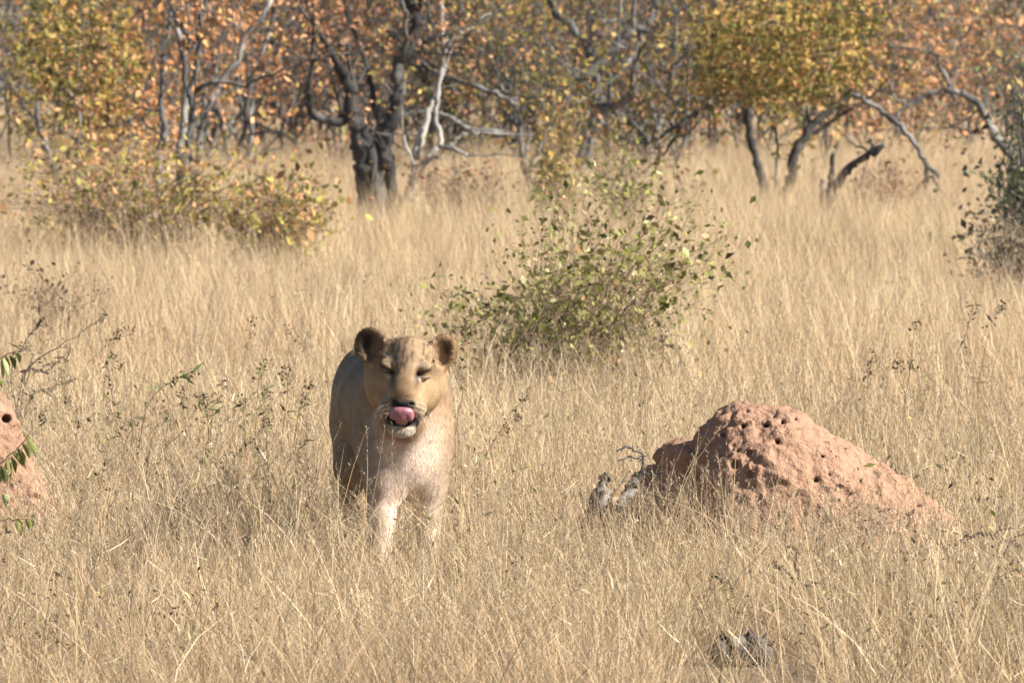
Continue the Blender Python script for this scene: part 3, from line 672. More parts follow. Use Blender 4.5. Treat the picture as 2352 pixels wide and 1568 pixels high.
# the trees standing behind, each on its own roots
def wild_tree(x, y, h, pal, bark, label, leafcap, size=.05, group="trees standing deeper in the thicket", name="mopane_tree", nst=4, per=4):
    t = thing(name, (x, y, float(gz(x, y))), label, "tree", group); tb = Tubes(); tips = []
    for _ in range(nst):
        a = rng.uniform(0, 6.28); d = unit(np.array([math.cos(a) * rng.uniform(.1, .55), math.sin(a) * rng.uniform(.1, .55), 1.0]))
        p = np.array([x + math.cos(a) * .1, y + math.sin(a) * .1, float(gz(x, y)) - .05])
        grow(tb, p, d, h * rng.uniform(.6, .95), .038 * h / 3 * rng.uniform(.5, 1.2), 0, tips, .3, .65, 6, .32)
    tb.make("trunk", bark, t)
    low = rng.standard_normal((300, 3)) * [.95, .8, 0] + [x, y, float(gz(x, y))]; low[:, 2] += rng.uniform(.25, 1.5, 300) ** 1.0
    P, (V, Fl, C) = hang_leaves(tips + [(q, None, 3) for q in low], per, size, pal, spread=.16, cap=leafcap)
    build("crown", V, Fl, M_leaf, t, C, smooth=False); return t
WILD = ["mixed green and brown tree in the left corner of the thicket", "golden-leaved tree behind the bent pale stem at left", "copper tree directly behind the tall slim stems at left", "copper-leaved tree just right of the tall slim stems",
 "rusty sparse tree halfway between the slim stems and dark trunks", "rusty tree showing just left of the thick dark trunks", "copper tree behind the thick dark trunks", "mixed-leaved tree behind the pale forked stem",
 "rusty tree behind the long low grey limb", "golden tree behind the grey upright stem at centre", "mixed-leaved tree above the sapling clump at centre", "golden tree seen through the V of the forked grey tree",
 "rusty small tree just right of the forked grey tree", "rusty tree behind the left slanting limb of the arched tree", "golden tree hidden behind the arched tree's crown", "copper tree behind the right slanting limb of the arched tree",
 "mixed-leaved tree over the broken arching limb", "low copper tree behind the arched grey thorn limbs", "rusty thin tree in the upper right of the thicket", "far rusty tree in the upper left corner, second row",
 "far mixed tree showing left of the tall slim stems, second row", "far rusty tree showing right of the tall slim stems, second row", "far mixed tree left of the dark trunks, second row", "far rusty tree between the two dark trunks, second row",
 "far mixed tree right of the pale forked stem, second row", "far rusty tree above the long low grey limb, second row", "far rusty tree left of the forked grey tree, second row", "far mixed tree right of the forked grey tree, second row",
 "far rusty tree left of the arched tree's crown, second row", "far rusty tree right of the arched tree's crown, second row", "far mixed tree above the broken arching limb, second row", "far rusty tree right of the thorn limbs, second row", "far grey-green tree in the upper right corner, second row"]
for i, (px, Y, h, pal) in enumerate([(20,92,1.75,'mixed'),(230,92,3.6,'gold'),(430,90,3.5,'copper'),(560,87,3.2,'copper'),(655,95,3.8,'rust'),(760,91,3.3,'rust'),(900,97,3.8,'copper'),(1010,92,3.4,'mixed'),
      (1110,99,3.8,'rust'),(1190,90,3.2,'gold'),(1290,95,3.6,'mixed'),(1420,91,3.4,'gold'),(1520,87,3.0,'rust'),(1610,94,3.6,'rust'),(1740,98,3.8,'gold'),(1880,92,3.2,'copper'),(1990,99,3.6,'mixed'),(2080,94,1.9,'copper'),(2230,102,1.8,'rust'),
      (120,103,1.9,'rust'),(350,106,4.2,'mixed'),(520,108,4,'rust'),(700,110,4.2,'mixed'),(850,109,4,'rust'),(1000,112,4.3,'mixed'),(1180,110,4,'rust'),(1350,113,4.2,'rust'),(1500,108,4,'mixed'),(1680,111,4,'rust'),(1850,112,4,'rust'),(2020,110,2.3,'mixed'),(2170,116,1.9,'rust'),(2320,112,1.7,'grey')]):
    x = (px - 1176) / F * Y
    Y = Y * .93 + 1; x = (px - 1176) / F * Y; wild_tree(x, Y, h, pal, (M_bark_grey, M_bark_dark, M_bark_grey)[i % 3], WILD[i], int(2100 * min(1, h / 3)), size=.046 if Y < 100 else .062, per=4)

# dark green tree at the right edge, and its low bush
def clump(name, label, cat, base_px, pts, pal, size, n_stem, per, leafcap, bark=M_twig, stem_r=.006, group=None, spread=.05, deep=.5, long=1.5, root=.03):
    """a shrub: stems fan from one root to traced places; leaves sit along the outer part of each stem"""
    Yb = CAMH * F / (base_px[1] - HOR); B = at(base_px[0], base_px[1], Yb); B[2] = gz(B[0], B[1])
    t = thing(name, B, label, cat, group); tb = Tubes(); LP = []; LD = []
    for _ in range(n_stem):
        (cx, cy, rx, ry) = pts[rng.choice(len(pts), p=np.array([p[2] * p[3] for p in pts]) / sum(p[2] * p[3] for p in pts))]
        a = rng.uniform(0, 6.28); q = math.sqrt(rng.random()); e = at(cx + rx * q * math.cos(a), cy + ry * q * math.sin(a), Yb + rng.uniform(-deep, deep))
        e[2] = max(e[2], .08 + float(gz(e[0], e[1])))
        m = (B + e) / 2 + np.array([0, 0, .12 * np.linalg.norm(e - B)]) + rng.standard_normal(3) * .05
        L = smooth_line([B + rng.uniform(-.8, .8, 3) * root * np.array([1, 1, 0]) + (e - B) * np.array([1, 1, 0]) * (.35 if root > .1 else 0), m, e], 6, .012); tb.add(L, (stem_r, stem_r * .35), 4)
        for k in range(min(7 if root > .7 else 4, len(L) - 2), len(L)):
            for _ in range(per):
                LP.append(L[k] + rng.standard_normal(3) * spread); LD.append(unit(L[k] - L[k - 1]))
            if rng.random() < .35:
                d = rot_about(unit(L[k] - L[k - 1]), .8); s2 = [L[k], L[k] + d * .08, L[k] + d * .16 + np.array([0, 0, .02])]; tb.add(s2, (stem_r * .5, stem_r * .2), 3)
                for z_ in s2[1:]: LP.append(z_ + rng.standard_normal(3) * .015); LD.append(d)
    tb.make("stem", bark, t)
    P = np.array(LP)
    if len(P) > leafcap: P = P[rng.choice(len(P), leafcap, replace=False)]
    V, Fl, C = leaf_arrays(P, size, pal, long=long, down=.1); build("foliage", V, Fl, M_leaf, t, C, smooth=False); return t
clump("evergreen_tree", "dark green loose-leaved tree at the right edge behind the grass", "tree", (2360, 650), [(2355, 330, 65, 160), (2350, 180, 50, 70), (2335, 470, 70, 90)], 'pine', .038, 110, 2, 1500, M_bark_dark, .008, spread=.16, deep=1.0)
clump("low_shrub", "sparse grey-green shrub below the dark tree at the right edge", "shrub", (2345, 740), [(2320, 570, 90, 60), (2290, 530, 60, 50), (2340, 620, 60, 40)], 'grey', .032, 60, 2, 900, deep=.6, spread=.1, root=.3)
clump("leafy_bush", "large airy olive bush with small round leaves behind the lioness's head", "bush", (1310, 960), [(1380, 560, 190, 130), (1280, 660, 250, 120), (1300, 440, 90, 70), (1590, 560, 130, 130), (1080, 730, 160, 70), (1080, 700, 120, 40), (1470, 660, 230, 120), (1550, 440, 90, 70), (1300, 790, 240, 80), (1180, 680, 140, 80), (1440, 800, 200, 80)], 'bush', .027, 420, 1, 3500, stem_r=.0022, spread=.075, deep=.9, root=.8)
clump("leafy_bush", "low green and copper bush under the tall slim stems at the left", "bush", (330, 635), [(330, 430, 240, 110), (180, 390, 190, 110), (520, 400, 120, 80), (60, 420, 100, 110), (420, 480, 240, 40)], 'mixed', .036, 210, 2, 2300, spread=.16, deep=1.2, root=.9)
clump("leafy_bush", "green bush reaching right into open grass, left of the dark trunks", "bush", (620, 655), [(600, 420, 130, 60), (690, 450, 90, 80), (600, 490, 120, 50), (740, 500, 50, 40)], 'mixed', .044, 110, 2, 1300, spread=.13, deep=.7, root=.6)
clump("leafy_bush", "yellow-green sapling clump between the grey stems at centre", "bush", (1270, 555), [(1285, 270, 50, 100), (1280, 400, 70, 60)], 'gold', .04, 50, 3, 800, spread=.07)
clump("leafy_bush", "scattered leafy shoots in front of the forked grey tree", "bush", (1440, 590), [(1430, 390, 110, 70), (1400, 330, 60, 60)], 'olive', .036, 40, 2, 460, spread=.06)
clump("weed", "brown tuft of seed heads standing in open grass at the far left", "weed", (130, 850), [(70, 660, 70, 50), (170, 665, 75, 35)], 'seed', .022, 46, 1, 430, stem_r=.003, spread=.02, deep=.3, long=1.1)
clump("low_shrub", "dry brown scrub at the foot of the grey stems at centre", "shrub", (1060, 550), [(1040, 400, 110, 30), (1130, 420, 60, 30)], 'rust', .03, 40, 3, 620, spread=.08)
clump("low_shrub", "dry mauve scrub under the arching broken limb at right", "shrub", (2010, 545), [(2020, 400, 90, 40), (2080, 420, 60, 30)], 'rust', .03, 34, 2, 420, spread=.08)

# far-off woodland: nobody could count it
def far_woodland():
    Vs, Fs, Cs = [], [], []; n0 = 0
    def put(V, Fl, C):
        nonlocal n0
        Vs.append(V); Fs.append(Fl + n0); Cs.append(C); n0 += len(V)
    for _ in range(860):
        y = rng.uniform(118, 420); x = rng.uniform(-.16, .16) * y * (1.0 + 8 / y); h = rng.uniform(2.5, 5.5); w = rng.uniform(1.2, 2.6); z0 = float(gz(x, y))
        pal = 'grey' if (x / y > .040 and rng.random() < .75) or (x / y < -.055 and rng.random() < .6) or rng.random() < .15 else 'far'
        m = 260; q = rng.standard_normal((m, 3)); q = q / np.linalg.norm(q, axis=1, keepdims=True) * rng.random((m, 1)) ** .4
        P = np.array([x, y, z0 + h * .55]) + q * np.array([w, w, h * .5]); P = P[vnoise(P, .9, 5) > -.35]; P = P[P[:, 2] > z0 + .1]
        put(*leaf_arrays(P, .12 if y < 200 else .2, pal, long=1.3))
        k = 14; P = np.tile(np.array([x, y, z0]), (k, 1)) + rng.uniform(-w * .6, w * .6, (k, 3)) * [1, 1, 0]; d = unit(rng.standard_normal((k, 3)) * .45 + [0, 0, 1]) * h * rng.uniform(.4, .9, (k, 1)); e = np.array([.02, 0, 0]) * rng.uniform(.6, 2, (k, 1))
        V = np.stack([P - e, P + e, P + d + e * .3, P + d - e * .3], 1).reshape(-1, 3); i = np.arange(k)[:, None] * 4
        put(V, np.concatenate([i + [[0, 1, 2]], i + [[0, 2, 3]]]), np.repeat(np.array([[.26, .24, .23]]) * rng.uniform(.5, 1.4, (k, 1)), 4, axis=0))
    o = build("woodland", np.concatenate(Vs), np.concatenate(Fs), M_far, None, np.concatenate(Cs), smooth=False)
    tag(o, "dry brown and grey woodland rising far behind the thicket", "woodland", None, "stuff")
far_woodland()

# ------------------------------------------------------------------ weeds, twigs, logs
M_log = mat_ramp("rotten_wood", [(.35, (.03, .028, .026)), (.55, (.12, .11, .10)), (.72, (.34, .32, .29))], 9, bump=(40, .9, .01), stretch=(.3, 1, 1))
M_tan = mat_ramp("split_wood", [(.35, (.16, .11, .07)), (.55, (.30, .21, .135)), (.72, (.42, .33, .24))], 12, bump=(50, .8, .006))
M_weed = mat_ramp("weed_stem", [(.35, (.13, .085, .05)), (.65, (.28, .19, .11))], 12, bump=(60, .4, .003))
M_pod = mat_ramp("dry_pod", [(.35, (.05, .032, .022)), (.65, (.15, .09, .055))], 40, bump=(90, .6, .003))
def weed(label, stems, xf=None, drop=150, name="weed", cat="weed", pal='seed', head=16, leaves=4, leafpal='green', hs=.0095, r=.0024, nz=.0, leaf_len=.022, bark=None, group=None):
    """stems: traced lines from low to tip; heads of seeds gather on the last third, narrow leaves below"""
    if xf: stems = [[xf(*p) for p in st] for st in stems]
    yb = max(p[1] for st in stems for p in st) + drop; Y = min(CAMH * F / (yb - HOR), 38); low = max((p for st in stems for p in st), key=lambda p: p[1])
    B = at(low[0], yb, Y); B[2] = gz(B[0], B[1]); t = thing(name, B, label, cat, group); tb = Tubes(); HS = []; LP = []; LD = []
    for st in stems:
        HP = []; w = [at(x, y, Y + rng.uniform(-.05, .05)) for x, y in st]; g = w[0] + (w[0] - w[1]) * .3; g = np.array([(g[0] + B[0]) / 2, Y, 0.0])
        L = smooth_line([g] + w, 4, .003); tb.add(L, (r, r * .45), 5)
        n = len(L)
        for k in range(n):
            f = k / (n - 1)
            if f > .62 and head: HP += [L[k] + rng.standard_normal(3) * .012 for _ in range(max(1, int(head * rng.uniform(.3, 1.2) / (n * .38))))]
            if .3 < f and rng.random() < leaves / n * 1.6:
                for q in (-1, 1): LP.append(L[k]); LD.append(unit(np.array([q * rng.uniform(.4, 1), rng.uniform(-.4, .4), rng.uniform(-.6, .5)])))
        if head: HP += [L[-1] + rng.standard_normal(3) * .012 for _ in range(4)]
        while HP:                                                     # each cluster along the stem is a head of its own
            g = [HP.pop()]; grown = True
            while grown:
                near = [q for q in HP if min(np.linalg.norm(q - a) for a in g) < .029]; grown = bool(near); HP = [q for q in HP if not any(q is a for a in near)]; g += near
            HS.append(g)
    tb.make("stem", bark or M_weed, t)
    for hpts in HS:
        P = np.repeat(np.array(hpts), 4, axis=0) + rng.standard_normal((len(hpts) * 4, 3)) * .005
        V, Fl, C = leaf_arrays(P, hs, pal, long=1.2); build("seed_head", V, Fl, M_leaf, t, C, smooth=False)
    if LP:
        V, Fl, C = leaf_arrays(np.array(LP), leaf_len * .52, leafpal, up=np.array(LD), long=3.6, down=.4); build("foliage", V, Fl, M_leaf, t, C, smooth=False)
    return t
weed("tallest left weed arching right with a dark seeded tip", [[(470,800),(500,660),(560,590),(640,510),(700,470),(755,460)]], c7, 170, head=26, leaves=1)
weed("upright weed with three dark seed clusters below the arching left weed", [[(690,1180),(665,960),(640,860),(620,750),(602,640)], [(700,1150),(680,1000),(650,880)]], c7, 120, head=22, leaves=3)
weed("long thin weed leaning left across the grass, right of the arching left weed", [[(960,840),(840,750),(730,690),(690,650),(640,605)]], c7, 200, head=10, leaves=3)
weed("weed leaning right with a drooping narrow leaf near its seeded tip", [[(850,1290),(950,1130),(1030,1040),(1110,920),(1150,830)]], c7, 110, leaves=5, leafpal='olive')
weed("straight upright weed with a cross of narrow leaves at its top", [[(950,1450),(950,1300),(942,1150),(950,1000),(950,905)], [(945,1400),(930,1340),(920,1310)]], c7, 50, leaves=5)
weed("dark-leaved weed leaning right with black seed clusters, nearest left of the lioness's legs", [[(1030,1400),(1110,1280),(1150,1180),(1190,1110)]], c7, 60, leaves=7, leafpal='olive', head=20)
weed("dark-tipped weed leaning right, second left of the lioness's legs", [[(1220,1430),(1310,1250),(1360,1150),(1410,1085)], [(1290,1290),(1360,1290)]], c7, 60, leaves=6, leafpal='olive', head=18)
weed("dark-tipped weed leaning left beside the lioness's shaded flank", [[(1640,1430),(1580,1350),(1520,1250),(1475,1150),(1465,1130)]], c7, 60, leaves=3, leafpal='olive', head=18)
weed("green-leaved weed standing closest to the lioness's shaded flank", [[(1655,1460),(1675,1300),(1690,1180),(1720,1095)], [(1640,1460),(1650,1400),(1700,1480)]], c7, 50, leaves=9, leafpal='olive', head=10)
weed("thin bare weed arching towards the lioness's back with a brown bud", [[(1875,790),(1820,660),(1740,560),(1660,480),(1625,440)]], c7, 220, head=6, leaves=1)
weed("thick dark dead stalk among the left weeds", [[(740,1400),(725,1290),(700,1180)]], c7, 60, head=0, leaves=0, r=.007, bark=M_bark_dark)
weed("long reddish weed leaning left beside the small mound", [[(640,1250),(560,1130),(480,1020),(420,930),(385,850)]], c7, 110, head=8, leaves=4)
weed("second reddish weed leaning left from the small mound's edge", [[(480,1290),(400,1150),(300,1010),(260,960),(232,925)]], c7, 90, head=10, leaves=3)
weed("thin tall weed with a faint brown head, left of the lioness's back", [[(1340,850),(1390,650),(1420,500),(1435,400)]], c7, 200, head=8, leaves=0, r=.002)
weed("crooked seeded weed with a side cluster, left of the lioness's back", [[(1460,1000),(1470,800),(1480,700),(1535,630)], [(1500,900),(1520,790)], [(1390,950),(1380,850)]], c7, 160, leaves=6, head=18)
weed("red-brown seeded weed standing between the crooked weed and the lioness", [[(1620,1000),(1640,800),(1635,680)], [(1690,1000),(1720,880),(1760,760)], [(1520,1130),(1525,1000),(1510,900)]], c7, 150, head=34, leaves=3)
weed("green-topped weed leaning right in the middle of the left weeds", [[(1205,1110),(1215,900),(1240,830),(1275,755)], [(1190,1000),(1180,900),(1140,830)]], c7, 130, head=14, leaves=8)
weed("spreading weed with low side sprigs left of centre", [[(700,1150),(760,1010),(820,960),(740,970)], [(1010,960),(1040,880),(1030,820)], [(840,900),(1000,740),(1090,700)]], c7, 160, head=16, leaves=5)
weed("bare twiggy shrub over the small mound at the left edge", [[(90,930),(150,690),(240,610),(370,530),(520,430),(600,360)], [(100,930),(140,700),(210,690),(300,640)], [(90,900),(60,700),(150,510),(235,390)], [(120,850),(190,590),(100,560)], [(150,690),(250,700),(400,560)], [(160,860),(270,790),(420,745)], [(170,830),(300,800),(350,690)]], c7, 90, "low_shrub", "shrub", head=10, leaves=7, leafpal='grey', r=.004, bark=M_bark_grey)
weed("tall dark seed stalk standing alone behind the mound's left slope", [[(1560,1420),(1563,1250),(1560,1100),(1600,950),(1640,830)]], c8, 190, head=24, leaves=1)
weed("faint brown-leaved stalk beside the tall seed stalk behind the mound", [[(1690,1300),(1690,1130),(1680,1010)], [(1690,1200),(1715,1080)]], c8, 190, head=8, leaves=4, leafpal='grey')
weed("thin dark stalk rising beside the lioness's sunlit cheek", [[(1046,1060),(1052,960),(1063,887),(1066,803),(1072,740)]], None, 180, head=24, leaves=1)
weed("tall brown seed stalk right of the mound's summit", [[(2075,960),(2088,870),(2095,800),(2103,742)], [(2080,930),(2062,850),(2070,820)]], None, 170, head=30, leaves=2)
weed("shorter seed stalk between the mound's summit and the tall brown stalk", [[(1985,960),(1990,900),(2000,850),(2004,812)]], None, 170, head=22, leaves=1)
weed("leaning seed stalk just right of the lioness's shoulder", [[(1110,1060),(1150,990),(1180,940),(1215,905)], [(1130,1020),(1190,960)]], None, 150, head=18, leaves=2)
weed("faint weed with brown tips near the right edge above the mound's slope", [[(2240,900),(2215,800),(2235,700)], [(2250,880),(2275,760),(2300,700)]], None, 200, head=16, leaves=6, leafpal='grey')
weed("slanting dead stem crossing the grass below the mound", [[(1280,1000),(1050,760),(900,650),(780,560)]], cR, 60, head=6, leaves=3, r=.002)
weed("slanting dead stem at lower right, below the pod-bearing weed", [[(1760,1200),(1560,1010),(1350,850)]], cR, 40, head=5, leaves=3, r=.002)
weed("short slanting weed with dark buds, lower centre", [[(640,880),(560,780),(500,700),(455,655)]], cR, 60, head=10, leaves=4)
weed("short black-budded weed left of the dried curled leaf", [[(330,900),(350,780),(380,650)]], cR, 60, head=4, leaves=5, leafpal='grey')
weed("low tangle of grey leafy twigs at the lower right edge", [[(2000,900),(2130,760),(2230,620),(2352,600)], [(2050,760),(2200,820),(2360,845)], [(2100,950),(2180,700),(2215,520)], [(2240,900),(2300,700),(2290,560)], [(2352,900),(2320,980),(2230,1000)]], cR, 60, "low_shrub", "shrub", head=10, leaves=22, leafpal='mixed', r=.0035, leaf_len=.014, bark=M_bark_grey)

def branch_with_leaves(label, pts, leaves, Y, xf, length):
    w = [at(*xf(*p), Y) for p in pts]; root = np.array([w[0][0], Y, 0.]); t = thing("leafy_sapling", root, label, "sapling"); tb = Tubes()
    tb.add(smooth_line([root, (root + w[0]) / 2 + np.array([-.05, 0, .05])] + w, 5, .002), (.006, .0018), 6); tb.make("stem", M_weed, t)
    for (x, y, x2, y2) in leaves:
        a = at(*xf(x, y), Y); b = at(*xf(x2, y2), Y + rng.uniform(-.02, .02)); L = smooth_line([a, (a + b) / 2 + np.array([.004, 0, .004]), b], 4); n = len(L)
        wd = np.sin(np.linspace(.12, np.pi * .97, n)) * .0105; T = unit(b - a); ang = rng.uniform(-.8, .8); S = unit(np.cross(T, np.array([math.sin(ang), -math.cos(ang), 0])))
        N = np.cross(T, S); V = np.concatenate([L - S * wd[:, None] + N * .004, L, L + S * wd[:, None] + N * .004]); i = np.arange(n - 1)[:, None]
        Fq = np.concatenate([i + np.array([[0, 1, n + 1, n]]), i + n + np.array([[0, 1, n + 1, n]])])
        build("leaf", V, Fq, M_leaf, t, np.array([(.20, .22, .06), (.34, .35, .17), (.13, .155, .04)][rng.integers(0, 3)]) * rng.uniform(.8, 1.15))
    return t
branch_with_leaves("green sapling branch with long hanging leaves at the left edge", [(-120, 1130), (0, 965), (100, 880), (240, 725)], [(5,975,35,1100),(15,985,0,1095),(48,935,80,1075),(75,915,105,1030),(88,880,160,980),(118,850,175,990),(152,815,205,925),(190,780,255,920)], 26.6, cL, .06)
branch_with_leaves("green sapling branch with five hanging leaves above the small mound at the left edge", [(-120, 330), (0, 235), (70, 195), (150, 175)], [(10,240,18,375),(22,220,60,360),(35,215,50,340),(66,210,103,310),(104,190,136,268),(-10,380,15,430)], 27.4, cL, .06)
branch_with_leaves("low green sapling tuft near the bottom of the left edge", [(-90, 1420), (0, 1360), (110, 1350), (220, 1350)], [(20,1170,45,1270),(30,1175,62,1240),(115,1350,150,1465),(125,1350,128,1440),(180,1350,205,1420),(205,1350,228,1410)], 25.6, cL, .05)

def pods(label, stem, pod_list, nuts, xf, drop, r=.003):
    st = [xf(*p) for p in stem]; yb = st[0][1] + drop; Y = CAMH * F / (yb - HOR); B = at(st[0][0], yb, Y); B[2] = 0
    t = thing("pod_weed", B, label, "weed"); tb = Tubes(); tb.add(smooth_line([B] + [at(x, y, Y) for x, y in st], 5, .002), (r, r * .5), 5); tb.make("stem", M_weed, t)
    for p in pod_list:
        w = smooth_line([at(*xf(x, y), Y + .01 * q) for q, (x, y) in enumerate(p)], 4); k = Tubes(); k.add(w, np.sin(np.linspace(.3, np.pi * .95, len(w))) * .0062 + .001, 7, .12); k.make("pod", M_pod, t)
    for (x, y, s_) in nuts:
        c = at(*xf(x, y), Y); k = Tubes(); k.add([c + np.array([-s_, 0, 0]), c + np.array([-s_ * .6, 0, .003]), c, c + np.array([s_ * .6, 0, .002]), c + np.array([s_, 0, 0])], np.array([.2, .8, 1, .75, .2]) * s_ * .8, 8, .2); k.make("seed_head", M_pod, t)
    return t
pods("upright weed with curved dark pods and round black buds, right below the mound", [(1720,800),(1690,600),(1675,430),(1665,300),(1648,245)], [[(1607,240),(1630,244),(1652,232),(1664,212)], [(1606,330),(1624,318),(1636,295),(1638,268)], [(1735,655),(1745,680),(1752,705)]], [(1663,412,.011), (1590,480,.010), (1612,528,.009), (1668,355,.006), (1625,490,.007)], cR, 90)
pods("short weed with a curled dried leaf, below the middle of the mound", [(905,820),(915,700),(918,560),(930,470)], [[(865,448),(900,455),(935,468),(955,490)], [(922,480),(915,540),(918,600)], [(880,670),(905,672),(915,690)], [(893,680),(885,720),(870,765)]], [(938,485,.010)], cR, 70)
pods("small weed with two dried brown leaves near the bottom right", [(1790,1150),(1770,1000),(1745,900)], [[(1740,900),(1750,930),(1790,975)], [(1705,975),(1750,972)], [(1925,1000),(1912,1040),(1935,1070)]], [(1795,1020,.006)], cR, 60)
# thorny fallen branch at right
def fallen(label, lines, xf, Y, r, mat, thorns=True, name="fallen_branch", cat="dead branch"):
    a = at(*xf(*lines[0][0]), Y); t = thing(name, (a[0], Y, 0), label, cat); tb = Tubes()
    for q, ln in enumerate(lines):
        L = smooth_line([at(*xf(*p), Y + .03 * q) for p in ln], 6, .004); rr = r if q == 0 else r * .6; tb.add(L, (rr, rr * .5), 7, .12)
        for k in range(2, len(L) - 1):
            if thorns and rng.random() < .7:
                d = rot_about(unit(L[k + 1] - L[k]), 1.3); tb.add([L[k], L[k] + d * rng.uniform(.012, .04)], (.0022, .0006), 4)
    tb.make("branch", mat, t); return t
fallen("thorny dark branch arching out of the grass at the right edge, below the mound", [[(2420,520),(2352,455),(2230,405),(2100,370),(1990,385),(1920,430),(1830,450),(1700,490),(1620,485)], [(2260,410),(2240,470),(2210,530)], [(2160,385),(2200,340),(2290,335)], [(2420,350),(2352,372),(2300,385)]], cR, 26.9, .0075, M_bark_dark)
fallen("grey twiggy dead branch lying against the mound's left foot", [[(430,520),(470,430),(440,380),(380,355),(330,370)], [(470,420),(400,410),(340,430)], [(560,480),(500,500),(450,470)]], c3, 27.95, .006, M_bark_grey)

def log(name, label, cat, parts, xf, seed):
    c0 = at(*xf(*parts[0][0]), parts[0][2]); t = thing(name, (c0[0], c0[1], 0), label, cat)
    for nm, (a, b, Y, r0, r1, mat) in [(q[5], (q[0], q[1], q[2], q[3], q[4], q[6])) for q in parts]:
        A = at(*xf(*a), Y); Bp = at(*xf(*b), Y + .06); L = smooth_line([A, (A + Bp) / 2 + rng.standard_normal(3) * .012, Bp], 7, .004); k = Tubes(); n = len(L)
        rr = np.linspace(r0, r1, n) * (1 + .18 * rng.standard_normal(n)); rr[0] *= .6; rr[-1] *= .5; k.add(L, rr, 12, .14); k.make(nm, mat, t)
    return t
log("tree_stump", "broken grey stump with a pale split edge at the mound's left foot", "stump", [((255,690),(280,490),27.95,.030,.020,"stub",M_log), ((220,680),(238,570),27.95,.022,.014,"stub",M_log), ((300,640),(400,470),27.85,.014,.008,"splinter",M_tan), ((325,660),(430,505),27.9,.022,.014,"splinter",M_log)], c3, 1)
log("rotten_log", "dark rotten log half buried in grass at the bottom, right of centre", "log", [((425,1160),(730,1190),24.55,.060,.065,"trunk",M_log), ((450,1140),(540,1105),24.6,.035,.022,"stub",M_log), ((600,1150),(700,1120),24.62,.03,.02,"stub",M_log)], cR, 2)
fallen("thin black stick lying in the grass beside the rotten log", [[(20,1260),(150,1225),(300,1205),(480,1190)]], cR, 24.5, .006, M_bark_dark, False)

# ------------------------------------------------------------------ dry grass
G_PAL = np.array([(.64, .49, .29), (.55, .405, .235), (.82, .68, .47), (.48, .355, .225), (.31, .22, .135), (.42, .365, .28), (.62, .435, .30), (.15, .11, .07)]) * np.array([.80, .785, .765])
MOUNDS = [(Q(1768, 0, 28.55)[0], 28.55, .42, .42), (Q(1940, 0, 28.6)[0], 28.6, .38, .36), (Q(1580, 0, 28.7)[0], 28.75, .28, .22), (Q(-90, 0, 29.6)[0], 29.7, .26, .26), (Q(2120, 0, 28.6)[0], 28.6, .22, .26), (Q(0, 0, 29.5)[0], 29.7, .12, .14)]
def strips(P, D, h, w, bend, segs, C, face=None):
    """tapering ribbons: root P, first direction D, height h, width w, sideways bend vector"""
    n = len(P); t = np.linspace(0, 1, segs + 1)
    c = P[:, None, :] + D[:, None, :] * (h[:, None] * t)[..., None] + bend[:, None, :] * (h[:, None] * t ** 2.2)[..., None]
    a = rng.uniform(0, np.pi, n) if face is None else face; S = np.stack([np.cos(a), np.sin(a), np.zeros(n)], -1)
    ww = w[:, None] * (1 - t[None, :-1] ** 2 * .65) * .5
    Lf = c[:, :-1] - S[:, None, :] * ww[..., None]; Rt = c[:, :-1] + S[:, None, :] * ww[..., None]
    V = np.concatenate([np.stack([Lf, Rt], 2).reshape(n, segs * 2, 3), c[:, -1:]], 1); m = segs * 2 + 1
    b = (np.arange(n) * m)[:, None]
    q = [b + np.array([[2 * i, 2 * i + 1, 2 * i + 3, 2 * i + 2]]) for i in range(segs - 1)]; tr = b + np.array([[2 * segs - 2, 2 * segs - 1, 2 * segs]])
    return V.reshape(-1, 3), (np.concatenate(q) if q else np.zeros((0, 4), int)), tr, np.repeat(C, m, axis=0), c

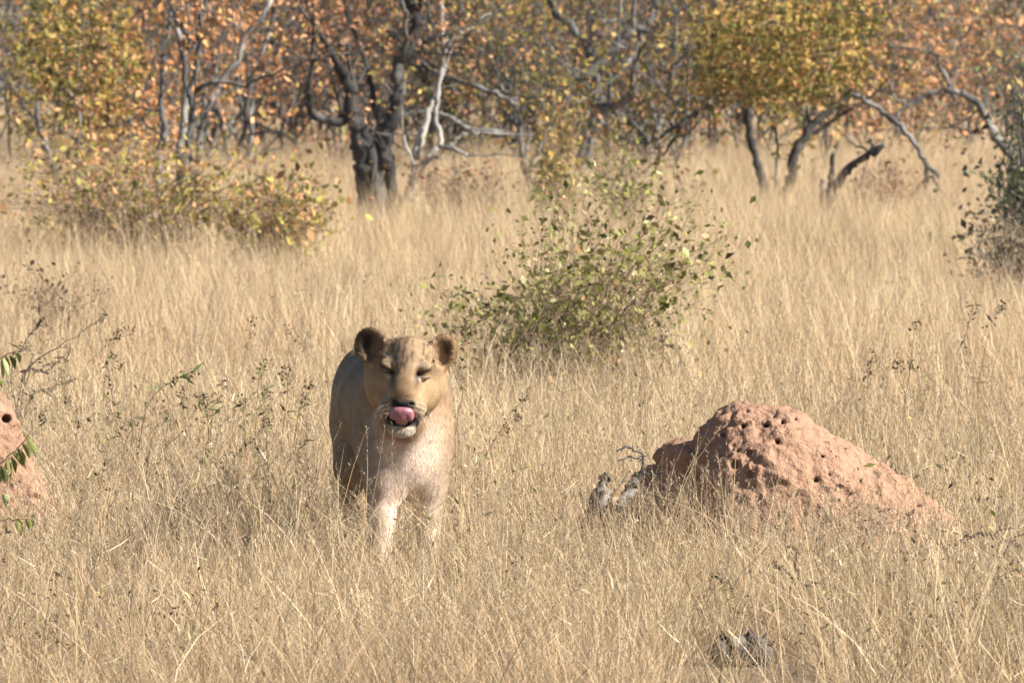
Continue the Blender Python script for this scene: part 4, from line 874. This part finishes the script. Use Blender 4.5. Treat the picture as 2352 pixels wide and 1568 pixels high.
def grass():
    VV, QQ, TT, CC = [], [], [], []; n0 = [0]
    def put(V, q, t, C):
        VV.append(V); QQ.append(q + n0[0]); TT.append(t + n0[0]); CC.append(C); n0[0] += len(V)
    def sites(y0, y1, dens, seed, cut):
        wid = lambda y: y * .0678 + 1.0 + max(y1 - 36, 0) * .045
        area = (y1 - y0) * (wid(y0) + wid(y1)); n = int(area * dens * GRASS)
        y = rng.uniform(y0, y1, n * 2); y = y[rng.random(n * 2) < wid(y) / wid(y1)][:n]; x = rng.uniform(-1, 1, len(y)) * wid(y)
        # tussocks: pull most roots towards tuft centres
        g = .16 if y1 < 60 else .3; cx = np.round(x / g + vnoise(np.stack([x, y, x * 0], -1), 1.3, seed)) * g; cy = np.round(y / g) * g
        pull = rng.uniform(0, .75, len(y)); jx = rng.uniform(-g, g, len(y)) * .3
        x = x + (cx - x) * pull * .8 + jx; y = y + (cy - y) * pull * .8 + rng.uniform(-g, g, len(y)) * .3
        P = np.stack([x, y, gz(x, y)], -1); k = vnoise(P * [1, .6, 1], .9, seed + 1) * .6 + vnoise(P, 3.1, seed + 2) * .4 > cut - rng.random(len(P)) * .9
        for mx, my, rx, ry in MOUNDS: k &= ((x - mx) / rx) ** 2 + ((y - my) / ry) ** 2 > 1
        gx = Q(1700, 0, 24.5)[0]; k &= ~((np.abs(x - gx) < .24) & (y < 24.55) & (rng.random(len(x)) < .8))         # thin around the rotten log
        lx = LION[0] + .02; k &= ~((np.abs(x - lx) < .34) & (y > 24.6) & (y < 28.2) & (rng.random(len(x)) < .30))      # her trodden path
        for px, py in ((Q(872, 0, 28)[0], 27.97), (Q(985, 0, 28.15)[0], 28.15)): k &= (x - px) ** 2 + (y - py) ** 2 > .05 ** 2
        return P[k]
    def colour(P, dark=0.0):
        n = len(P); a = vnoise(P * [1, .5, 1], .55, 3); b = vnoise(P * [1, .5, 1], 1.7, 4)
        w = np.stack([3 + 2 * a, 3 - a, 2 + a + b, 2 - a, 1.0 - b * .7, 1 - b, 1.6 - 1.5 * a, .45 - .3 * b], -1).clip(.05); w /= w.sum(1, keepdims=True)
        k = (rng.random((n, 1)) > np.cumsum(w, 1)).sum(1).clip(0, 7); return np.clip(G_PAL[k] * rng.uniform(.65, 1.2, (n, 1)) * (1 - dark) * (1.03 + .11 * np.clip((P[:, 1:2] - 28) / 10, 0, 1)), 0, .85)
    def layer(y0, y1, dens, hmin, hmax, wmm, segs, seed, cut=0.0, lean=.22, bendy=.35, dark=0.0):
        P = sites(y0, y1, dens, seed, cut); n = len(P)
        hv = 1 + .35 * vnoise(P, .8, seed + 5) + .15 * vnoise(P, 2.5, seed + 6)
        h = rng.uniform(hmin, hmax, n) * hv; wind = np.array([-.05, 0, 0])
        D = np.stack([rng.standard_normal(n) * lean, rng.standard_normal(n) * lean, np.ones(n)], -1) + wind; D = unit(D)
        bd = np.stack([rng.standard_normal(n), rng.standard_normal(n), -rng.random(n) * .6], -1) * bendy
        w = rng.uniform(.6, 1.3, n) * wmm * 1e-3; P[:, 2] -= .01
        V, q, t, C, c = strips(P, D, h, w, bd, segs, colour(P, dark)); put(V, q, t, C); return P, D, h, w, c
    def seedheads(c, frac, nb, sz, seed):
        n = len(c); k = rng.random(n) < frac; c = c[k]; n = len(c)
        if not n: return
        top = c[:, -1]; pre = c[:, -2]; ax = top - pre; L = np.linalg.norm(ax, axis=1)
        for i in range(nb):
            f = rng.uniform(.15, 1.0, n)[:, None]; P = pre + ax * f; d = unit(unit(ax) * .9 + rng.standard_normal((n, 3)) * .45)
            h = rng.uniform(.5, 1.3, n) * sz * (1.25 - f[:, 0] * .7); col = G_PAL[[2, 3, 4, 5]][rng.integers(0, 4, n)] * rng.uniform(.7, 1.1, (n, 1))
            V, q, t, C, _ = strips(P, d, h, np.full(n, .0022), np.zeros((n, 3)), 1, col); put(V, q, t, C)
            e = P + d * h[:, None] * .8; V, q, t, C, _ = strips(e, d, np.full(n, .006), np.full(n, .0032), np.zeros((n, 3)), 1, col * .9); put(V, q, t, C)
    # litter and short leaves, then upright culms, then tall sparse seeding stems
    layer(21.8, 36, 800, .06, .20, 3.4, 2, 10, -.35, .8, .7, .18)
    layer(21.8, 36, 1150, .14, .36, 2.1, 3, 20, -.15, .42, .5)
    P, D, h, w, c = layer(21.8, 36, 480, .26, .50, 1.85, 3, 30, -.05, .26, .28); seedheads(c, .4, 8, .016, 1)
    P, D, h, w, c = layer(21.8, 36, 75, .42, .68, 2.3, 4, 40, -.1, .22, .2); seedheads(c, .9, 14, .026, 2)
    layer(21.8, 36, 30, .3, .55, 5.0, 4, 45, -.2, .5, .5)
    P = sites(22.8, 36, 45, 47, -.4); n = len(P); P[:, 2] += rng.uniform(.05, .38, n) * np.sqrt(rng.random(n)); d = unit(rng.standard_normal((n, 3)) * [1, .6, .45] + [0, 0, .2])   # broken pale sheaths
    V, q, t, C, _ = strips(P, d, rng.uniform(.03, .11, n), rng.uniform(.003, .007, n), rng.standard_normal((n, 3)) * .15, 2, np.clip(G_PAL[[2]] * rng.uniform(.9, 1.35, (n, 1)), 0, .8), rng.uniform(-.4, .4, n)); put(V, q, t, C)
    layer(36, 54, 850, .14, .36, 3.4, 2, 50, -.6, .3, .4)
    P, D, h, w, c = layer(36, 54, 330, .32, .60, 2.8, 3, 60, -.4, .17, .2); seedheads(c, .25, 4, .02, 3)
    layer(54, 90, 460, .2, .42, 5, 2, 70, -.7, .26, .35)
    layer(54, 90, 210, .36, .68, 3.4, 2, 80, -.5, .15, .2)
    layer(90, 170, 50, .2, .6, 11, 2, 90, -.6, .25, .3)
    o = build("grass", np.concatenate(VV), [np.concatenate(QQ), np.concatenate(TT)], M_grass, None, np.concatenate(CC), smooth=False)
    tag(o, "tall dry straw-coloured grass covering the clearing", "grass", None, "stuff")
    print("grass verts", len(o.data.vertices))
if GRASS > 0: grass()
def undergrowth():
    n = 4600; y = 23 + 31 * rng.random(n) ** 1.3; x = rng.uniform(-1, 1, n) * (y * .0678 + .6); P = np.stack([x, y, x * 0], -1)
    v = vnoise(P, .8, 71) + .35 * (x > 1.0) * (y < 32) + .3 * (x < -.9) * (y < 33); P = P[v > .30]; n = len(P); V_, F_, C_ = [], [], []; n0 = 0
    for p in P:
        h = rng.uniform(.15, .52); d = unit(np.array([rng.normal() * .3, rng.normal() * .3, 1])); t = rng.uniform(.25, 1, (rng.integers(5, 14), 1)); q = p + d * h * t + rng.standard_normal((len(t), 3)) * .012
        V, Fl, C = leaf_arrays(q, rng.uniform(.006, .014), ('seed', 'grey', 'bush')[rng.integers(0, 3)], long=rng.uniform(1.2, 2.6)); V_.append(V); F_.append(Fl + n0); C_.append(C); n0 += len(V)
        w = np.array([.0012, 0, 0]); V_.append(np.array([p - w, p + w, p + d * h + w * .4, p + d * h - w * .4])); F_.append(np.array([[0, 1, 2], [0, 2, 3]]) + n0); C_.append(np.tile([[.16, .11, .07]], (4, 1))); n0 += 4
    tag(build("undergrowth", np.concatenate(V_), np.concatenate(F_), M_leaf, None, np.concatenate(C_), smooth=False), "tiny dark weed sprigs scattered through the dry grass", "undergrowth", None, "stuff")
undergrowth()

# ------------------------------------------------------------------ the dusty air
def haze():
    bpy.ops.mesh.primitive_cube_add(size=1)
    o = bpy.context.object; o.name = o.data.name = "haze"; o.scale = (700, 2000, 60); o.location = (0, 700, 26)
    m = bpy.data.materials.new("dusty_air"); m.use_nodes = True; n = m.node_tree.nodes; n.clear()
    v = n.new("ShaderNodeVolumePrincipled"); v.inputs["Density"].default_value = .00016; v.inputs["Color"].default_value = (.80, .86, .95, 1); v.inputs["Anisotropy"].default_value = .3
    out = n.new("ShaderNodeOutputMaterial"); m.node_tree.links.new(v.outputs[0], out.inputs["Volume"]); o.data.materials.append(m)
    tag(o, "thin dusty air over the clearing and thicket", "haze", None, "stuff")
haze()
